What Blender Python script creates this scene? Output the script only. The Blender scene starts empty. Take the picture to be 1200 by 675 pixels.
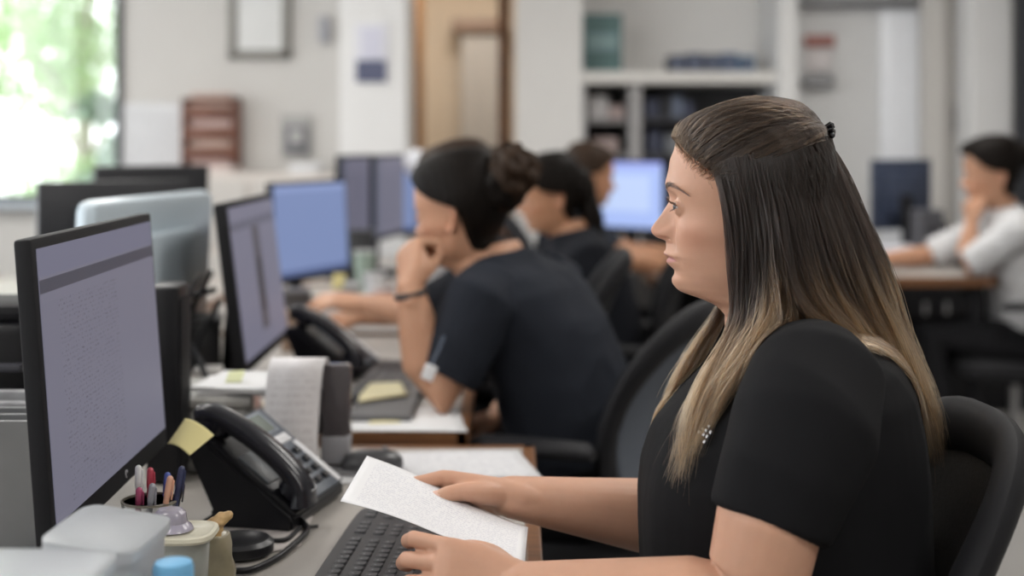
import bpy, bmesh, math, random
import numpy as np
from mathutils import Vector, Matrix, noise as mnoise
from mathutils.bvhtree import BVHTree
random.seed(7)
rng = np.random.default_rng(7)
SC = bpy.context.scene
COL = SC.collection
FP, CXP, YH, CAMZ = 1600.0, 600.0, 165.0, 1.28      # focal length in px, horizon row, eye height

def P(px, py, D):
    return Vector(((px-CXP)*D/FP, D, CAMZ-(py-YH)*D/FP))
V = Vector

# ------------------------------------------------------------------ materials
MATS = {}
def mat(name, col, rough=.5, metal=0., var=.08, vscale=30., bump=0., bscale=200., sss=0., spec=.5, sheen=0., trans=0., coat=0.):
    if name in MATS: return MATS[name]
    m = bpy.data.materials.new(name); m.use_nodes = True
    nt = m.node_tree; b = nt.nodes['Principled BSDF']
    b.inputs['Roughness'].default_value = rough
    b.inputs['Metallic'].default_value = metal
    b.inputs['Specular IOR Level'].default_value = spec
    if coat: b.inputs['Coat Weight'].default_value = coat
    if sheen:
        b.inputs['Sheen Weight'].default_value = sheen
    if sss:
        b.inputs['Subsurface Weight'].default_value = sss
        b.inputs['Subsurface Radius'].default_value = (1, .35, .2)
        b.inputs['Subsurface Scale'].default_value = .008
    if trans:
        b.inputs['Transmission Weight'].default_value = trans
    tc = nt.nodes.new('ShaderNodeTexCoord')
    nz = nt.nodes.new('ShaderNodeTexNoise'); nz.inputs['Scale'].default_value = vscale; nz.inputs['Detail'].default_value = 4
    nt.links.new(tc.outputs['Object'], nz.inputs['Vector'])
    mx = nt.nodes.new('ShaderNodeMix'); mx.data_type = 'RGBA'
    mx.inputs[6].default_value = (*[c*(1-var) for c in col], 1)
    mx.inputs[7].default_value = (*[min(1, c*(1+var)) for c in col], 1)
    nt.links.new(nz.outputs['Fac'], mx.inputs[0])
    nt.links.new(mx.outputs[2], b.inputs['Base Color'])
    if bump:
        n2 = nt.nodes.new('ShaderNodeTexNoise'); n2.inputs['Scale'].default_value = bscale; n2.inputs['Detail'].default_value = 3
        nt.links.new(tc.outputs['Object'], n2.inputs['Vector'])
        bp = nt.nodes.new('ShaderNodeBump'); bp.inputs['Strength'].default_value = bump; bp.inputs['Distance'].default_value = .002
        nt.links.new(n2.outputs['Fac'], bp.inputs['Height']); nt.links.new(bp.outputs[0], b.inputs['Normal'])
    MATS[name] = m
    return m

def wood(name, c1, c2, scale=6, axis=(1, 12, 12)):
    m = mat(name, c1, .45); nt = m.node_tree; b = nt.nodes['Principled BSDF']
    tc = nt.nodes.new('ShaderNodeTexCoord'); mp = nt.nodes.new('ShaderNodeMapping'); mp.inputs['Scale'].default_value = axis
    nz = nt.nodes.new('ShaderNodeTexNoise'); nz.inputs['Scale'].default_value = scale; nz.inputs['Detail'].default_value = 6
    cr = nt.nodes.new('ShaderNodeValToRGB')
    cr.color_ramp.elements[0].color = (*c2, 1); cr.color_ramp.elements[0].position = .35
    cr.color_ramp.elements[1].color = (*c1, 1); cr.color_ramp.elements[1].position = .65
    nt.links.new(tc.outputs['Object'], mp.inputs[0]); nt.links.new(mp.outputs[0], nz.inputs['Vector'])
    nt.links.new(nz.outputs['Fac'], cr.inputs[0]); nt.links.new(cr.outputs[0], b.inputs['Base Color'])
    return m

def emit_mat(name, col, strength):
    m = bpy.data.materials.new(name); m.use_nodes = True; nt = m.node_tree
    nt.nodes.clear()
    o = nt.nodes.new('ShaderNodeOutputMaterial'); e = nt.nodes.new('ShaderNodeEmission')
    e.inputs[0].default_value = (*col, 1); e.inputs[1].default_value = strength
    nt.links.new(e.outputs[0], o.inputs[0]); MATS[name] = m
    return m

def nmath(nt, op, a, b=None, c=None):
    n = nt.nodes.new('ShaderNodeMath'); n.operation = op
    for i, x in enumerate((a, b, c)):
        if x is None: continue
        if isinstance(x, (int, float)): n.inputs[i].default_value = x
        else: nt.links.new(x, n.inputs[i])
    return n.outputs[0]

def textual(name, base, ink, rows, cols, u0, u1, v0, v1, emission=0, header=None, thr=.52, gloss=.35, blocks=()):
    """paper or screen with rows of small writing; UV driven"""
    m = bpy.data.materials.new(name); m.use_nodes = True; nt = m.node_tree; b = nt.nodes['Principled BSDF']
    uv = nt.nodes.new('ShaderNodeUVMap'); sp = nt.nodes.new('ShaderNodeSeparateXYZ'); nt.links.new(uv.outputs[0], sp.inputs[0])
    u, v = sp.outputs[0], sp.outputs[1]
    r = nmath(nt, 'MULTIPLY', v, rows); fr = nmath(nt, 'FRACT', r); fl = nmath(nt, 'FLOOR', r)
    rowm = nmath(nt, 'LESS_THAN', fr, .5)
    cb = nt.nodes.new('ShaderNodeCombineXYZ'); nt.links.new(nmath(nt, 'MULTIPLY', u, cols), cb.inputs[0]); nt.links.new(nmath(nt, 'MULTIPLY', fl, 7.31), cb.inputs[1])
    nt.links.new(nmath(nt, 'MULTIPLY', fr, 1.5), cb.inputs[2])
    nz = nt.nodes.new('ShaderNodeTexNoise'); nz.inputs['Scale'].default_value = 1.; nz.inputs['Detail'].default_value = 1.; nt.links.new(cb.outputs[0], nz.inputs['Vector'])
    ch = nmath(nt, 'GREATER_THAN', nz.outputs['Fac'], thr)
    k = nmath(nt, 'MULTIPLY', rowm, ch)
    for (val, lo, hi) in ((u, u0, u1), (v, v0, v1)):
        k = nmath(nt, 'MULTIPLY', k, nmath(nt, 'GREATER_THAN', val, lo)); k = nmath(nt, 'MULTIPLY', k, nmath(nt, 'LESS_THAN', val, hi))
    k = nmath(nt, 'MULTIPLY', k, .75)
    mx = nt.nodes.new('ShaderNodeMix'); mx.data_type = 'RGBA'; mx.inputs[6].default_value = (*base, 1); mx.inputs[7].default_value = (*ink, 1)
    nt.links.new(k, mx.inputs[0]); out = mx.outputs[2]
    for (bu0, bu1, bv0, bv1, bc) in blocks:
        q = nmath(nt, 'MULTIPLY', nmath(nt, 'GREATER_THAN', u, bu0), nmath(nt, 'LESS_THAN', u, bu1))
        q = nmath(nt, 'MULTIPLY', q, nmath(nt, 'MULTIPLY', nmath(nt, 'GREATER_THAN', v, bv0), nmath(nt, 'LESS_THAN', v, bv1)))
        m2 = nt.nodes.new('ShaderNodeMix'); m2.data_type = 'RGBA'; nt.links.new(q, m2.inputs[0]); nt.links.new(out, m2.inputs[6]); m2.inputs[7].default_value = (*bc, 1)
        out = m2.outputs[2]
    b.inputs['Roughness'].default_value = gloss
    if emission:
        b.inputs['Base Color'].default_value = (.01, .01, .012, 1)
        nt.links.new(out, b.inputs['Emission Color']); b.inputs['Emission Strength'].default_value = emission
    else:
        nt.links.new(out, b.inputs['Base Color'])
    MATS[name] = m
    return m

# ------------------------------------------------------------------ objects
def link(name, me, m=None, parent=None, smooth=True):
    o = bpy.data.objects.new(name, me); COL.objects.link(o)
    if m is not None:
        for x in (m if isinstance(m, (list, tuple)) else [m]): me.materials.append(x)
    if smooth: me.polygons.foreach_set('use_smooth', [True]*len(me.polygons))
    if parent is not None: o.parent = parent
    return o
def tag(o, label=None, cat=None, group=None, kind=None):
    if label: o['label'] = label
    if cat: o['category'] = cat
    if group: o['group'] = group
    if kind: o['kind'] = kind
    return o
def empty(name, label, cat, loc=(0, 0, 0), rz=0., group=None):
    o = bpy.data.objects.new(name, None); COL.objects.link(o); o.location = loc; o.rotation_euler = (0, 0, rz); o.empty_display_size = .05
    return tag(o, label, cat, group)
def frombm(name, bm, m=None, parent=None, smooth=True, angle=None):
    me = bpy.data.meshes.new(name); bmesh.ops.recalc_face_normals(bm, faces=bm.faces[:]); bm.to_mesh(me); bm.free()
    o = link(name, me, m, parent, smooth)
    if smooth:
        try:
            me.set_sharp_from_angle(angle=math.radians(angle or 40))
        except Exception: pass
    return o
def copy_tree(o, parent=None):
    c = o.copy(); COL.objects.link(c)
    if parent is not None: c.parent = parent
    for ch in list(o.children): copy_tree(ch, c)
    return c

def box(bm, cx, cy, cz, sx, sy, sz, bev=0., M=None, seg=2):
    r = bmesh.ops.create_cube(bm, size=1.)
    vs = r['verts']
    for v in vs: v.co = V((v.co.x*sx, v.co.y*sy, v.co.z*sz))
    if bev:
        es = list({e for v in vs for e in v.link_edges})
        rb = bmesh.ops.bevel(bm, geom=es, offset=min(bev, .45*min(sx, sy, sz)), segments=seg, affect='EDGES', profile=.5)
        vs = list({v for f in rb['faces'] for v in f.verts} | {v for v in vs if v.is_valid})
    T = Matrix.Translation((cx, cy, cz))
    if M is not None: T = M @ T
    for v in vs: v.co = T @ v.co
    return vs
def bx(x0, x1, y0, y1, z0, z1, bev=.003, bm=None, M=None):
    bm = bm or bmesh.new()
    box(bm, (x0+x1)/2, (y0+y1)/2, (z0+z1)/2, abs(x1-x0), abs(y1-y0), abs(z1-z0), bev, M)
    return bm
def loft(bm, rings, n=24, caps=True):
    """rings: (centre, a vector, b vector, exponent)"""
    R = []
    for (c, a, b, e) in rings:
        row = []
        for i in range(n):
            t = 2*math.pi*i/n; ct, st = math.cos(t), math.sin(t)
            x = math.copysign(abs(ct)**(2/e), ct); y = math.copysign(abs(st)**(2/e), st)
            row.append(bm.verts.new(V(c)+V(a)*x+V(b)*y))
        R.append(row)
    for j in range(len(R)-1):
        for i in range(n):
            bm.faces.new((R[j][i], R[j][(i+1) % n], R[j+1][(i+1) % n], R[j+1][i]))
    if caps:
        bm.faces.new(R[0][::-1]); bm.faces.new(R[-1])
    return R
def frames(pts):
    pts = [V(p) for p in pts]; T = []
    for i in range(len(pts)):
        d = pts[min(i+1, len(pts)-1)]-pts[max(i-1, 0)]
        T.append(d.normalized() if d.length > 1e-9 else V((0, 0, 1)))
    a = T[0].orthogonal().normalized(); out = []
    for t in T:
        a = (a-t*a.dot(t))
        a = a.normalized() if a.length > 1e-6 else t.orthogonal().normalized()
        out.append((t, a, t.cross(a)))
    return pts, out
def tube(bm, pts, radii, n=12, dome=True):
    pts, fr = frames(pts)
    if isinstance(radii, (int, float)): radii = [radii]*len(pts)
    rings = []
    if dome:
        for k in (1., .87, .5):
            rings.append((pts[0]-fr[0][0]*radii[0]*k, fr[0][1]*radii[0]*math.sqrt(max(0.01, 1-k*k)), fr[0][2]*radii[0]*math.sqrt(max(.01, 1-k*k)), 2))
    for p, f, r in zip(pts, fr, radii): rings.append((p, f[1]*r, f[2]*r, 2))
    if dome:
        for k in (.5, .87, 1.):
            rings.append((pts[-1]+fr[-1][0]*radii[-1]*k, fr[-1][1]*radii[-1]*math.sqrt(max(0.01, 1-k*k)), fr[-1][2]*radii[-1]*math.sqrt(max(.01, 1-k*k)), 2))
    loft(bm, rings, n)
def catmull(pts, m=6):
    P_ = [V(p) for p in pts]; out = []
    P_ = [P_[0]*2-P_[1]]+P_+[P_[-1]*2-P_[-2]]
    for i in range(1, len(P_)-2):
        a, b, c, d = P_[i-1:i+3]
        for k in range(m):
            t = k/m
            out.append(.5*((2*b)+(c-a)*t+(2*a-5*b+4*c-d)*t*t+(3*b-a-3*c+d)*t**3))
    out.append(P_[-2]); return out
def lathe(bm, prof, c=(0, 0, 0), n=32):
    rings = [(V((c[0], c[1], c[2]+z)), V((max(r, 1e-4), 0, 0)), V((0, max(r, 1e-4), 0)), 2) for r, z in prof]
    loft(bm, rings, n)
def quadsheet(pts4, nu=12, nv=12, fn=None, thick=.0004):
    """sheet with UV from four corners (u:0->1 = p0->p1, v: p0->p3)"""
    p0, p1, p2, p3 = [V(p) for p in pts4]
    nrm = (p1-p0).cross(p3-p0).normalized()
    bm = bmesh.new(); uvl = bm.loops.layers.uv.new('UVMap'); G = []
    for side in (0, 1):
        g = []
        for j in range(nv+1):
            r = []
            for i in range(nu+1):
                u, v = i/nu, j/nv
                p = p0*(1-u)*(1-v)+p1*u*(1-v)+p2*u*v+p3*(1-u)*v
                if fn: p = p+nrm*fn(u, v)
                r.append((bm.verts.new(p-nrm*thick*side), (u, v)))
            g.append(r)
        G.append(g)
    for side, g in enumerate(G):
        for j in range(nv):
            for i in range(nu):
                q = [g[j][i], g[j][i+1], g[j+1][i+1], g[j+1][i]]
                if side: q = q[::-1]
                f = bm.faces.new([a[0] for a in q])
                for l, a in zip(f.loops, q): l[uvl].uv = a[1]
    edge = [(0, i) for i in range(nu)]+[(j, nu) for j in range(nv)]+[(nv, i) for i in range(nu, 0, -1)]+[(j, 0) for j in range(nv, 0, -1)]
    for k in range(len(edge)):
        a, b = edge[k], edge[(k+1) % len(edge)]
        bm.faces.new([G[0][b[0]][b[1]][0], G[0][a[0]][a[1]][0], G[1][a[0]][a[1]][0], G[1][b[0]][b[1]][0]])
    return bm
def sheet(name, pts4, m, parent=None, fn=None, thick=.0004, nu=12, nv=12):
    bm = quadsheet(pts4, nu, nv, fn, thick)
    me = bpy.data.meshes.new(name); bm.to_mesh(me); bm.free()
    return link(name, me, m, parent, True if fn else False)

def remeshed(bm, voxel, smooth=3, disp=None, lam=.5):
    me = bpy.data.meshes.new('tmp'); bmesh.ops.recalc_face_normals(bm, faces=bm.faces[:]); bm.to_mesh(me); bm.free()
    o = bpy.data.objects.new('tmp', me); COL.objects.link(o)
    r = o.modifiers.new('r', 'REMESH'); r.mode = 'VOXEL'; r.voxel_size = voxel
    s = o.modifiers.new('s', 'SMOOTH'); s.factor = lam; s.iterations = smooth
    dg = bpy.context.evaluated_depsgraph_get()
    out = bpy.data.meshes.new_from_object(o.evaluated_get(dg)); bpy.data.objects.remove(o); bpy.data.meshes.remove(me)
    if disp:
        n = len(out.vertices); co = np.empty(n*3); out.vertices.foreach_get('co', co); co = co.reshape(-1, 3)
        no = np.empty(n*3); out.vertices.foreach_get('normal', no); no = no.reshape(-1, 3)
        d = disp(co, no); out.vertices.foreach_set('co', (co+no*d[:, None]).ravel()); out.update()
    return out
LP = 19.
# ------------------------------------------------------------------ heads
K = 1.0125e-3
def _c(tab, y, k):
    a = np.array(tab, float); return np.interp(y, a[:, 0], a[:, k])
def smooth_interp(tab, y, k):
    a = np.array(tab, float); xs, ys = a[:, 0], a[:, k]
    m = np.gradient(ys, xs); i = np.clip(np.searchsorted(xs, y)-1, 0, len(xs)-2)
    h = xs[i+1]-xs[i]; t = np.clip((y-xs[i])/h, 0, 1)
    dl = (ys[i+1]-ys[i])/h
    def lim(mm, d): return np.where(mm*d <= 0, 0, np.sign(mm)*np.minimum(abs(mm), 3*abs(d)))
    m0, m1 = lim(m[i], dl), lim(m[i+1], dl)
    return (2*t**3-3*t**2+1)*ys[i]+(t**3-2*t**2+t)*h*m0+(-2*t**3+3*t**2)*ys[i+1]+(t**3-t**2)*h*m1
BASE = [  # y, front, back, half width mm, widest x
 (120.5, 878, 886, 4, 882), (121.5, 862, 903, 20, 882), (124, 843, 925, 36, 883), (130, 823, 940, 52, 882), (140, 808, 952, 64, 882), (155, 797, 962, 72, 882),
 (170, 790.5, 966, 75, 882), (187, 786.2, 969, 77, 882), (200, 784.3, 970, 77.5, 882), (216, 783.5, 968, 77, 882), (227, 785, 966, 75.5, 882),
 (240, 788, 961, 73.5, 882), (255, 790, 954, 71.5, 882), (270, 789.5, 945, 69, 880), (283, 788, 936, 66, 878), (297, 788.5, 930, 63, 876),
 (310, 790.5, 929, 59.5, 875), (322, 792.5, 930, 56, 874), (332, 794.5, 931, 52, 875), (339, 799, 932, 49, 878), (345, 809, 934, 47, 882), (350, 820, 936, 47, 886),
 (356, 836, 939, 48, 892), (366, 847, 943, 49.5, 896), (378, 854, 948, 52, 900), (395, 857, 955, 55, 904), (415, 855, 965, 60, 908), (440, 850, 975, 68, 912)]
PROF = [(120.5, 878), (140, 808), (169.6, 792), (177, 789.8), (187.2, 785.8), (197.3, 784.2), (207.4, 782.8), (216.4, 781.8), (221, 782), (226.5, 784), (233, 785.2), (237.1, 784.3),
 (244.1, 780.2), (252.2, 775.2), (260.3, 769.1), (265, 766), (269, 764.5), (272.4, 764.6), (276.9, 767.3), (279.6, 771.5), (281.5, 777), (283.5, 781), (289.5, 781.2), (293, 780.8), (296.5, 779.2), (299.6, 780.6),
 (301.6, 784), (303.2, 784), (305, 782.6), (308, 782.5), (311, 784.6), (313.7, 787.3), (317.2, 790.8), (321.2, 791.2), (327.3, 789.3), (332.3, 789.8), (335.5, 791.3), (338.6, 793.8), (342.3, 798.4), (345.2, 806), (349, 818), (356, 835), (366, 847), (378, 854), (395, 857), (415, 855), (440, 850)]
LATW = [(120, 30), (200, 30), (216, 26), (225, 11), (237, 8), (252, 9), (262, 10.5), (270, 12.5), (276, 13), (281, 11), (286, 9), (290, 14), (296, 21), (301, 25), (308, 22), (315, 20), (322, 18), (332, 20), (345, 24), (360, 30), (440, 30)]
HAIRX = [(100, 700), (158, 760), (166, 795), (172, 799), (180, 806), (188, 815), (198, 828), (208, 838), (222, 845), (240, 850), (262, 856), (272, 864), (280, 892), (300, 898), (320, 905), (334, 925), (340, 1100), (460, 1200)]
EYE_C = V(((880-801.5)*K, .0305, (235-241)*K))

def head_np(ncol=320, dz=1., eyes=True, hairx=HAIRX, cap_t=None, seed=0, cap_fn=None):
    ys = np.concatenate([[120.5, 120.8, 121.2], np.arange(122, 440, dz)])
    t = np.arange(ncol)*2*np.pi/ncol; ph = t-.62*np.sin(t)
    Y, PH = np.meshgrid(ys, ph, indexing='ij')
    f0, bk, hw, cx = [smooth_interp(BASE, Y, k) for k in (1, 2, 3, 4)]
    hw = hw/1.0125
    c, s = np.cos(PH), np.sin(PH)
    nf = np.interp(Y, [120, 160, 230, 290, 320, 335, 350, 440], [2, 2.25, 2.3, 2.15, 1.95, 1.85, 2., 2.])
    e = np.where(c > 0, 2/nf, 2/2.1)
    a = np.where(c > 0, cx-f0, bk-cx)
    fx = np.sign(c)*a*np.abs(c)**e; ly = np.sign(s)*hw*np.abs(s)**e     # px units, f forward
    px = cx-fx
    L_ = np.abs(ly)*1.0125
    front = (c > 0)
    prof = smooth_interp(PROF, Y, 1); lw = _c(LATW, Y, 1)
    D_ = f0-prof
    hW = np.minimum(np.clip(D_, 0, None)*.8, 10.5*np.exp(-((Y-272.5)/8.)**2)*(Y < 281)+10.5*np.exp(-((281-272.5)/8.)**2)*np.exp(-((Y-281)/2.5)**2)*(Y >= 281))
    nz_ = np.exp(-((Y-268)/14.)**2); lw = lw*(1-.22*nz_)
    d = (D_-hW)*np.exp(-(L_/lw)**2.3)+hW*np.exp(-(L_/15.8)**6)
    G = lambda l, y, sl, sy: np.exp(-((L_-l)/sl)**2-((Y-y)/sy)**2)
    d = d+1.8*G(12.8, 272.5, 3.2, 4.6)+.8*G(0, 270, 7, 5)                      # nostril wings, tip
    d = d-6.5*G(9.2, 279.2, 3.6, 1.9)                                        # nostrils
    d = d-2.4*G(18.2, 271, 2.6, 8)-1.3*G(21, 286, 4, 9)                         # wing crease
    d = d-5.2*G(25, 236, 12, 11)-2.5*G(14, 232, 7, 9)+2.4*G(24, 220, 16, 6)+1.5*G(0, 214, 16, 9)
    d = d+3.4*G(44, 268, 17, 15)-2.*G(60, 292, 16, 14)+1.5*G(38, 300, 14, 16)
    ml = 302.4+3.2*(L_/25)**2
    lipm = np.clip(1-(L_/27)**4, 0, 1)
    d = d-1.0*np.exp(-((Y-ml)/1.2)**2)*lipm+.9*np.exp(-((Y-ml+5)/3.)**2)*lipm+.8*np.exp(-((Y-ml-4.5)/3.2)**2)*lipm*np.exp(-(L_/20)**2)
    d = d-1.6*G(27, 306, 4, 5)
    d = d+1.5*G(0, 330, 15, 8)+1.*G(52, 322, 12, 9)
    d = np.where(front, d, 0)
    fx = fx+d
    ly = ly+np.where(front, np.sign(ly)*(3.0*G(50, 268, 20, 16)-2.2*G(66, 292, 12, 16)), 0)
    F_ = (880-(cx-fx))*K; Lw = ly*1.0125e-3*1.0; Z_ = (235-Y)*K
    V3 = np.stack([F_, Lw, Z_], -1)
    if cap_t is not None:
        hx = _c(hairx, Y, 1); pxx = cx-fx
        m = np.clip((pxx-hx)/14., -1, 1); mm = np.clip(m, 0, 1); mm = mm*mm*(3-2*mm)
        # normals by finite differences
        du = np.roll(V3, -1, 1)-np.roll(V3, 1, 1); dv = np.gradient(V3, axis=0)
        n = np.cross(dv, du); n /= (np.linalg.norm(n, axis=-1, keepdims=True)+1e-12)
        cen = np.stack([(880-cx)*K, 0*cx, Z_*.0+.02], -1); sg = np.sign((n*(V3-cen)).sum(-1, keepdims=True)); n = n*np.where(sg == 0, 1, sg)
        off = np.where(m > 0, mm*cap_t, -.004)
        if cap_fn is not None: off = off+np.where(m > 0, mm*cap_fn(F_, Lw, Z_), 0)
        V3 = V3+n*off[..., None]
    elif eyes:
        for sgn in (1, -1):
            E = np.array([EYE_C.x, EYE_C.y*sgn, EYE_C.z]); v = V3-E; r = np.linalg.norm(v, axis=-1)
            rl = .0129; k = .0042
            h = np.clip(.5+.5*(r-rl)/k, 0, 1); rs = rl*(1-h)+r*h+k*h*(1-h)
            near = (v[..., 0] > -.004) & (r < .03) & front
            az = np.degrees(np.arctan2(v[..., 1]*sgn, v[..., 0])); el = np.degrees(np.arctan2(v[..., 2], np.hypot(v[..., 0], v[..., 1])))
            x = np.clip((az+48)/(54+48), 0, 1); arch = np.sin(np.pi*x)**.7
            up = 23*arch-3+4*x; lo = -17*arch-3+3*x
            inside = (az > -48) & (az < 56) & (el < up) & (el > lo) & near
            # rim thickening above the opening, crease above
            rim = np.exp(-((el-up-4)/5.)**2)*(az > -50)*(az < 66)*.0009-np.exp(-((el-up-22)/7.)**2)*(az > -45)*(az < 66)*.0012
            rs = np.where(near, rs+np.where(el > up, rim, np.exp(-((el-lo+3)/4.)**2)*.0005*(az > -50)*(az < 64)), r)
            rs = np.where(inside, .0085, rs)
            V3 = E+v*(rs/np.maximum(r, 1e-9))[..., None]
    attr = dict(Y=Y, px=cx-fx, L=L_, ml=ml, front=front)
    return V3, attr

def grid_faces(R, C, off=0):
    i = np.arange(R-1)[:, None]*C; j = np.arange(C)[None, :]
    a = i+j; b = i+(j+1) % C
    return (np.stack([a, b, b+C, a+C], -1).reshape(-1, 4)+off)

def ear_np(sgn, n=28, R=14):
    vs = []; fs = []
    for side in (0, 1):
        for k in range(R+1):
            r = k/R
            for i in range(n):
                t = 2*math.pi*i/n
                v = math.sin(t)*(.031 if math.sin(t) > 0 else .029)*r; w = (.0175+.0035*math.sin(t))*r
                u = math.cos(t)*w
                h = .0035+.0048*math.exp(-((r-.86)/.13)**2)*(1 if math.sin(t) > -.65 else .5)-.006*math.exp(-(((u-.003)/.008)**2+((v+.003)/.011)**2))+.003*math.exp(-((r-.52)/.12)**2)*(math.cos(t) < .3)
                if r > .93: h -= .004*(r-.93)/.07
                if side: h = -.002 if r < .9 else h-.003
                # u forward, v up, tilt back 12 deg, flare away at the back edge
                uu = u*math.cos(.2)-v*math.sin(.2)*1.; vv = u*math.sin(.2)+v*math.cos(.2)
                vs.append((uu, sgn*(h+(-u+.012)*.42), vv))
    m = (R+1)*n
    f = [tuple(int(x) for x in q) for q in grid_faces(R+1, n)]+[tuple(int(x) for x in q)[::-1] for q in grid_faces(R+1, n, m)]
    for i in range(n):
        f.append((R*n+i, R*n+(i+1) % n, m+R*n+(i+1) % n, m+R*n+i))
    return vs, f

class Frame:
    def __init__(s, O, F, pitch=0., scale=1., roll=0.):
        F = V(F); F.z = 0; F.normalize(); L = V((0, 0, 1)).cross(F); Z = V((0, 0, 1))
        c, q = math.cos(pitch), math.sin(pitch)          # pitch > 0 looks down
        s.F = F*c-Z*q; s.Z = Z*c+F*q; s.L = L
        if roll:
            l, z = s.L, s.Z; s.L = l*math.cos(roll)+z*math.sin(roll); s.Z = z*math.cos(roll)-l*math.sin(roll)
        s.O = V(O); s.k = scale
    def w(s, f, l=0., z=0.): return s.O+(s.F*f+s.L*l+s.Z*z)*s.k
    def arr(s, A):
        A = np.asarray(A, float); M = np.array([s.F, s.L, s.Z]); return A@M*s.k+np.array(s.O)

def skin_mat(name, col, lip, brow=None):
    m = mat(name, col, .46, 0, .06, 60, .12, 900, sss=.12, spec=.4)
    nt = m.node_tree; b = nt.nodes['Principled BSDF']
    at = nt.nodes.new('ShaderNodeAttribute'); at.attribute_name = 'tone'
    sp = nt.nodes.new('ShaderNodeSeparateColor'); nt.links.new(at.outputs['Color'], sp.inputs[0])
    base = b.inputs['Base Color'].links[0].from_socket
    for k, c in ((0, lip), (1, tuple(x*y for x, y in zip(col, (1.02, .86, .84)))), (2, (.03, .018, .012))):
        mx = nt.nodes.new('ShaderNodeMix'); mx.data_type = 'RGBA'; nt.links.new(sp.outputs[k], mx.inputs[0]); nt.links.new(base, mx.inputs[6]); mx.inputs[7].default_value = (*c, 1); base = mx.outputs[2]
    nt.links.new(base, b.inputs['Base Color'])
    return m

def head_into(verts, faces, tones, fr, ncol=320, dz=1., ears=True, mirror_ear=True):
    V3, A = head_np(ncol, dz)
    R, C = V3.shape[:2]; off = len(verts)
    verts.extend(map(tuple, fr.arr(V3.reshape(-1, 3))))
    faces.extend(tuple(int(x) for x in q) for q in grid_faces(R, C, off))
    faces.append(tuple(range(off, off+C))); faces.append(tuple(range(off+(R-1)*C, off+R*C)))
    Y, L_, ml = A['Y'], A['L'], A['ml']
    up = ml-6.3*np.clip(1-(L_/25)**2, 0, 1)**.7; lo = ml+6.6*np.clip(1-(L_/24)**2, 0, 1)**.8
    lip = np.clip((Y-up)/1.3, 0, 1)*np.clip((lo-Y)/1.6, 0, 1)*(L_ < 25)*A['front']
    ch = np.exp(-((L_-48)/16)**2-((Y-275)/17)**2)*.55+np.exp(-(L_/14)**2-((Y-272)/9)**2)*.5
    ch = ch*A['front']
    dark = 0*lip
    tones.extend(map(tuple, np.stack([lip, ch, dark, 1+0*lip], -1).reshape(-1, 4)))
    if ears:
        for sgn in (1, -1):
            vs, fs = ear_np(sgn); off = len(verts)
            w = np.array(vs)+np.array([(880-890)*K, sgn*.0665, (235-256)*K])
            verts.extend(map(tuple, fr.arr(w))); faces.extend(tuple(x+off for x in f) for f in fs)
            tones.extend([(0, .5, 0, 1)]*len(vs))

def person_body(name, parent, body_bm, fr, m, voxel, ncol, dz, ears=True):
    me = remeshed(body_bm, voxel, 4)
    n = len(me.vertices); co = np.empty(n*3); me.vertices.foreach_get('co', co)
    verts = [tuple(x) for x in co.reshape(-1, 3)]; faces = [tuple(p.vertices) for p in me.polygons]; tones = [(0, 0, 0, 1)]*n
    bpy.data.meshes.remove(me)
    head_into(verts, faces, tones, fr, ncol, dz, ears)
    me = bpy.data.meshes.new(name); me.from_pydata(verts, [], faces); me.update()
    a = me.color_attributes.new('tone', 'FLOAT_COLOR', 'POINT'); a.data.foreach_set('color', np.array(tones, dtype=np.float32).ravel())
    bm = bmesh.new(); bm.from_mesh(me); bmesh.ops.recalc_face_normals(bm, faces=bm.faces[:]); bm.to_mesh(me); bm.free()
    return link(name, me, m, parent)

def eye_obj(parent, fr, sgn, iris=(.07, .045, .03), az=0.):
    """eyeball with iris as a part"""
    bm = bmesh.new(); n = 40; rings = []
    d = V((math.cos(az), math.sin(az), 0)); s = V((-math.sin(az), math.cos(az), 0)); u = V((0, 0, 1)); E = V((EYE_C.x, EYE_C.y*sgn, EYE_C.z))
    angs = [0.02, .1, .18, .2, .3, .4, .46, .5, .56, .7, .9, 1.2, 1.5, 1.9, 2.3, 2.7, 3.1]
    R = .0118
    for a in angs:
        r = R*math.sin(a); x = R*math.cos(a)+(.0008*max(0, 1-(a/.5)**2) if a < .5 else 0)
        rings.append([bm.verts.new(fr.w(*(E+d*x+(s*math.cos(t)+u*math.sin(t))*r))) for t in [2*math.pi*i/n for i in range(n)]])
    bm.faces.new(rings[0])
    for j in range(len(rings)-1):
        mi = 2 if angs[j+1] <= .2 else (1 if angs[j+1] <= .5 else 0)
        for i in range(n):
            f = bm.faces.new((rings[j][i], rings[j][(i+1) % n], rings[j+1][(i+1) % n], rings[j+1][i])); f.material_index = mi
    for f in bm.faces:
        if len(f.verts) > 4: f.material_index = 2
    bm.faces.new(rings[-1])
    ms = [mat('eye_white', (.62, .58, .55), .12, 0, .04, 80), mat('iris_%02d' % int(iris[0]*100), iris, .1, 0, .35, 900), mat('pupil', (.004, .004, .005), .06)]
    o = frombm('eyeball', bm, ms, parent)
    return o

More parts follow.
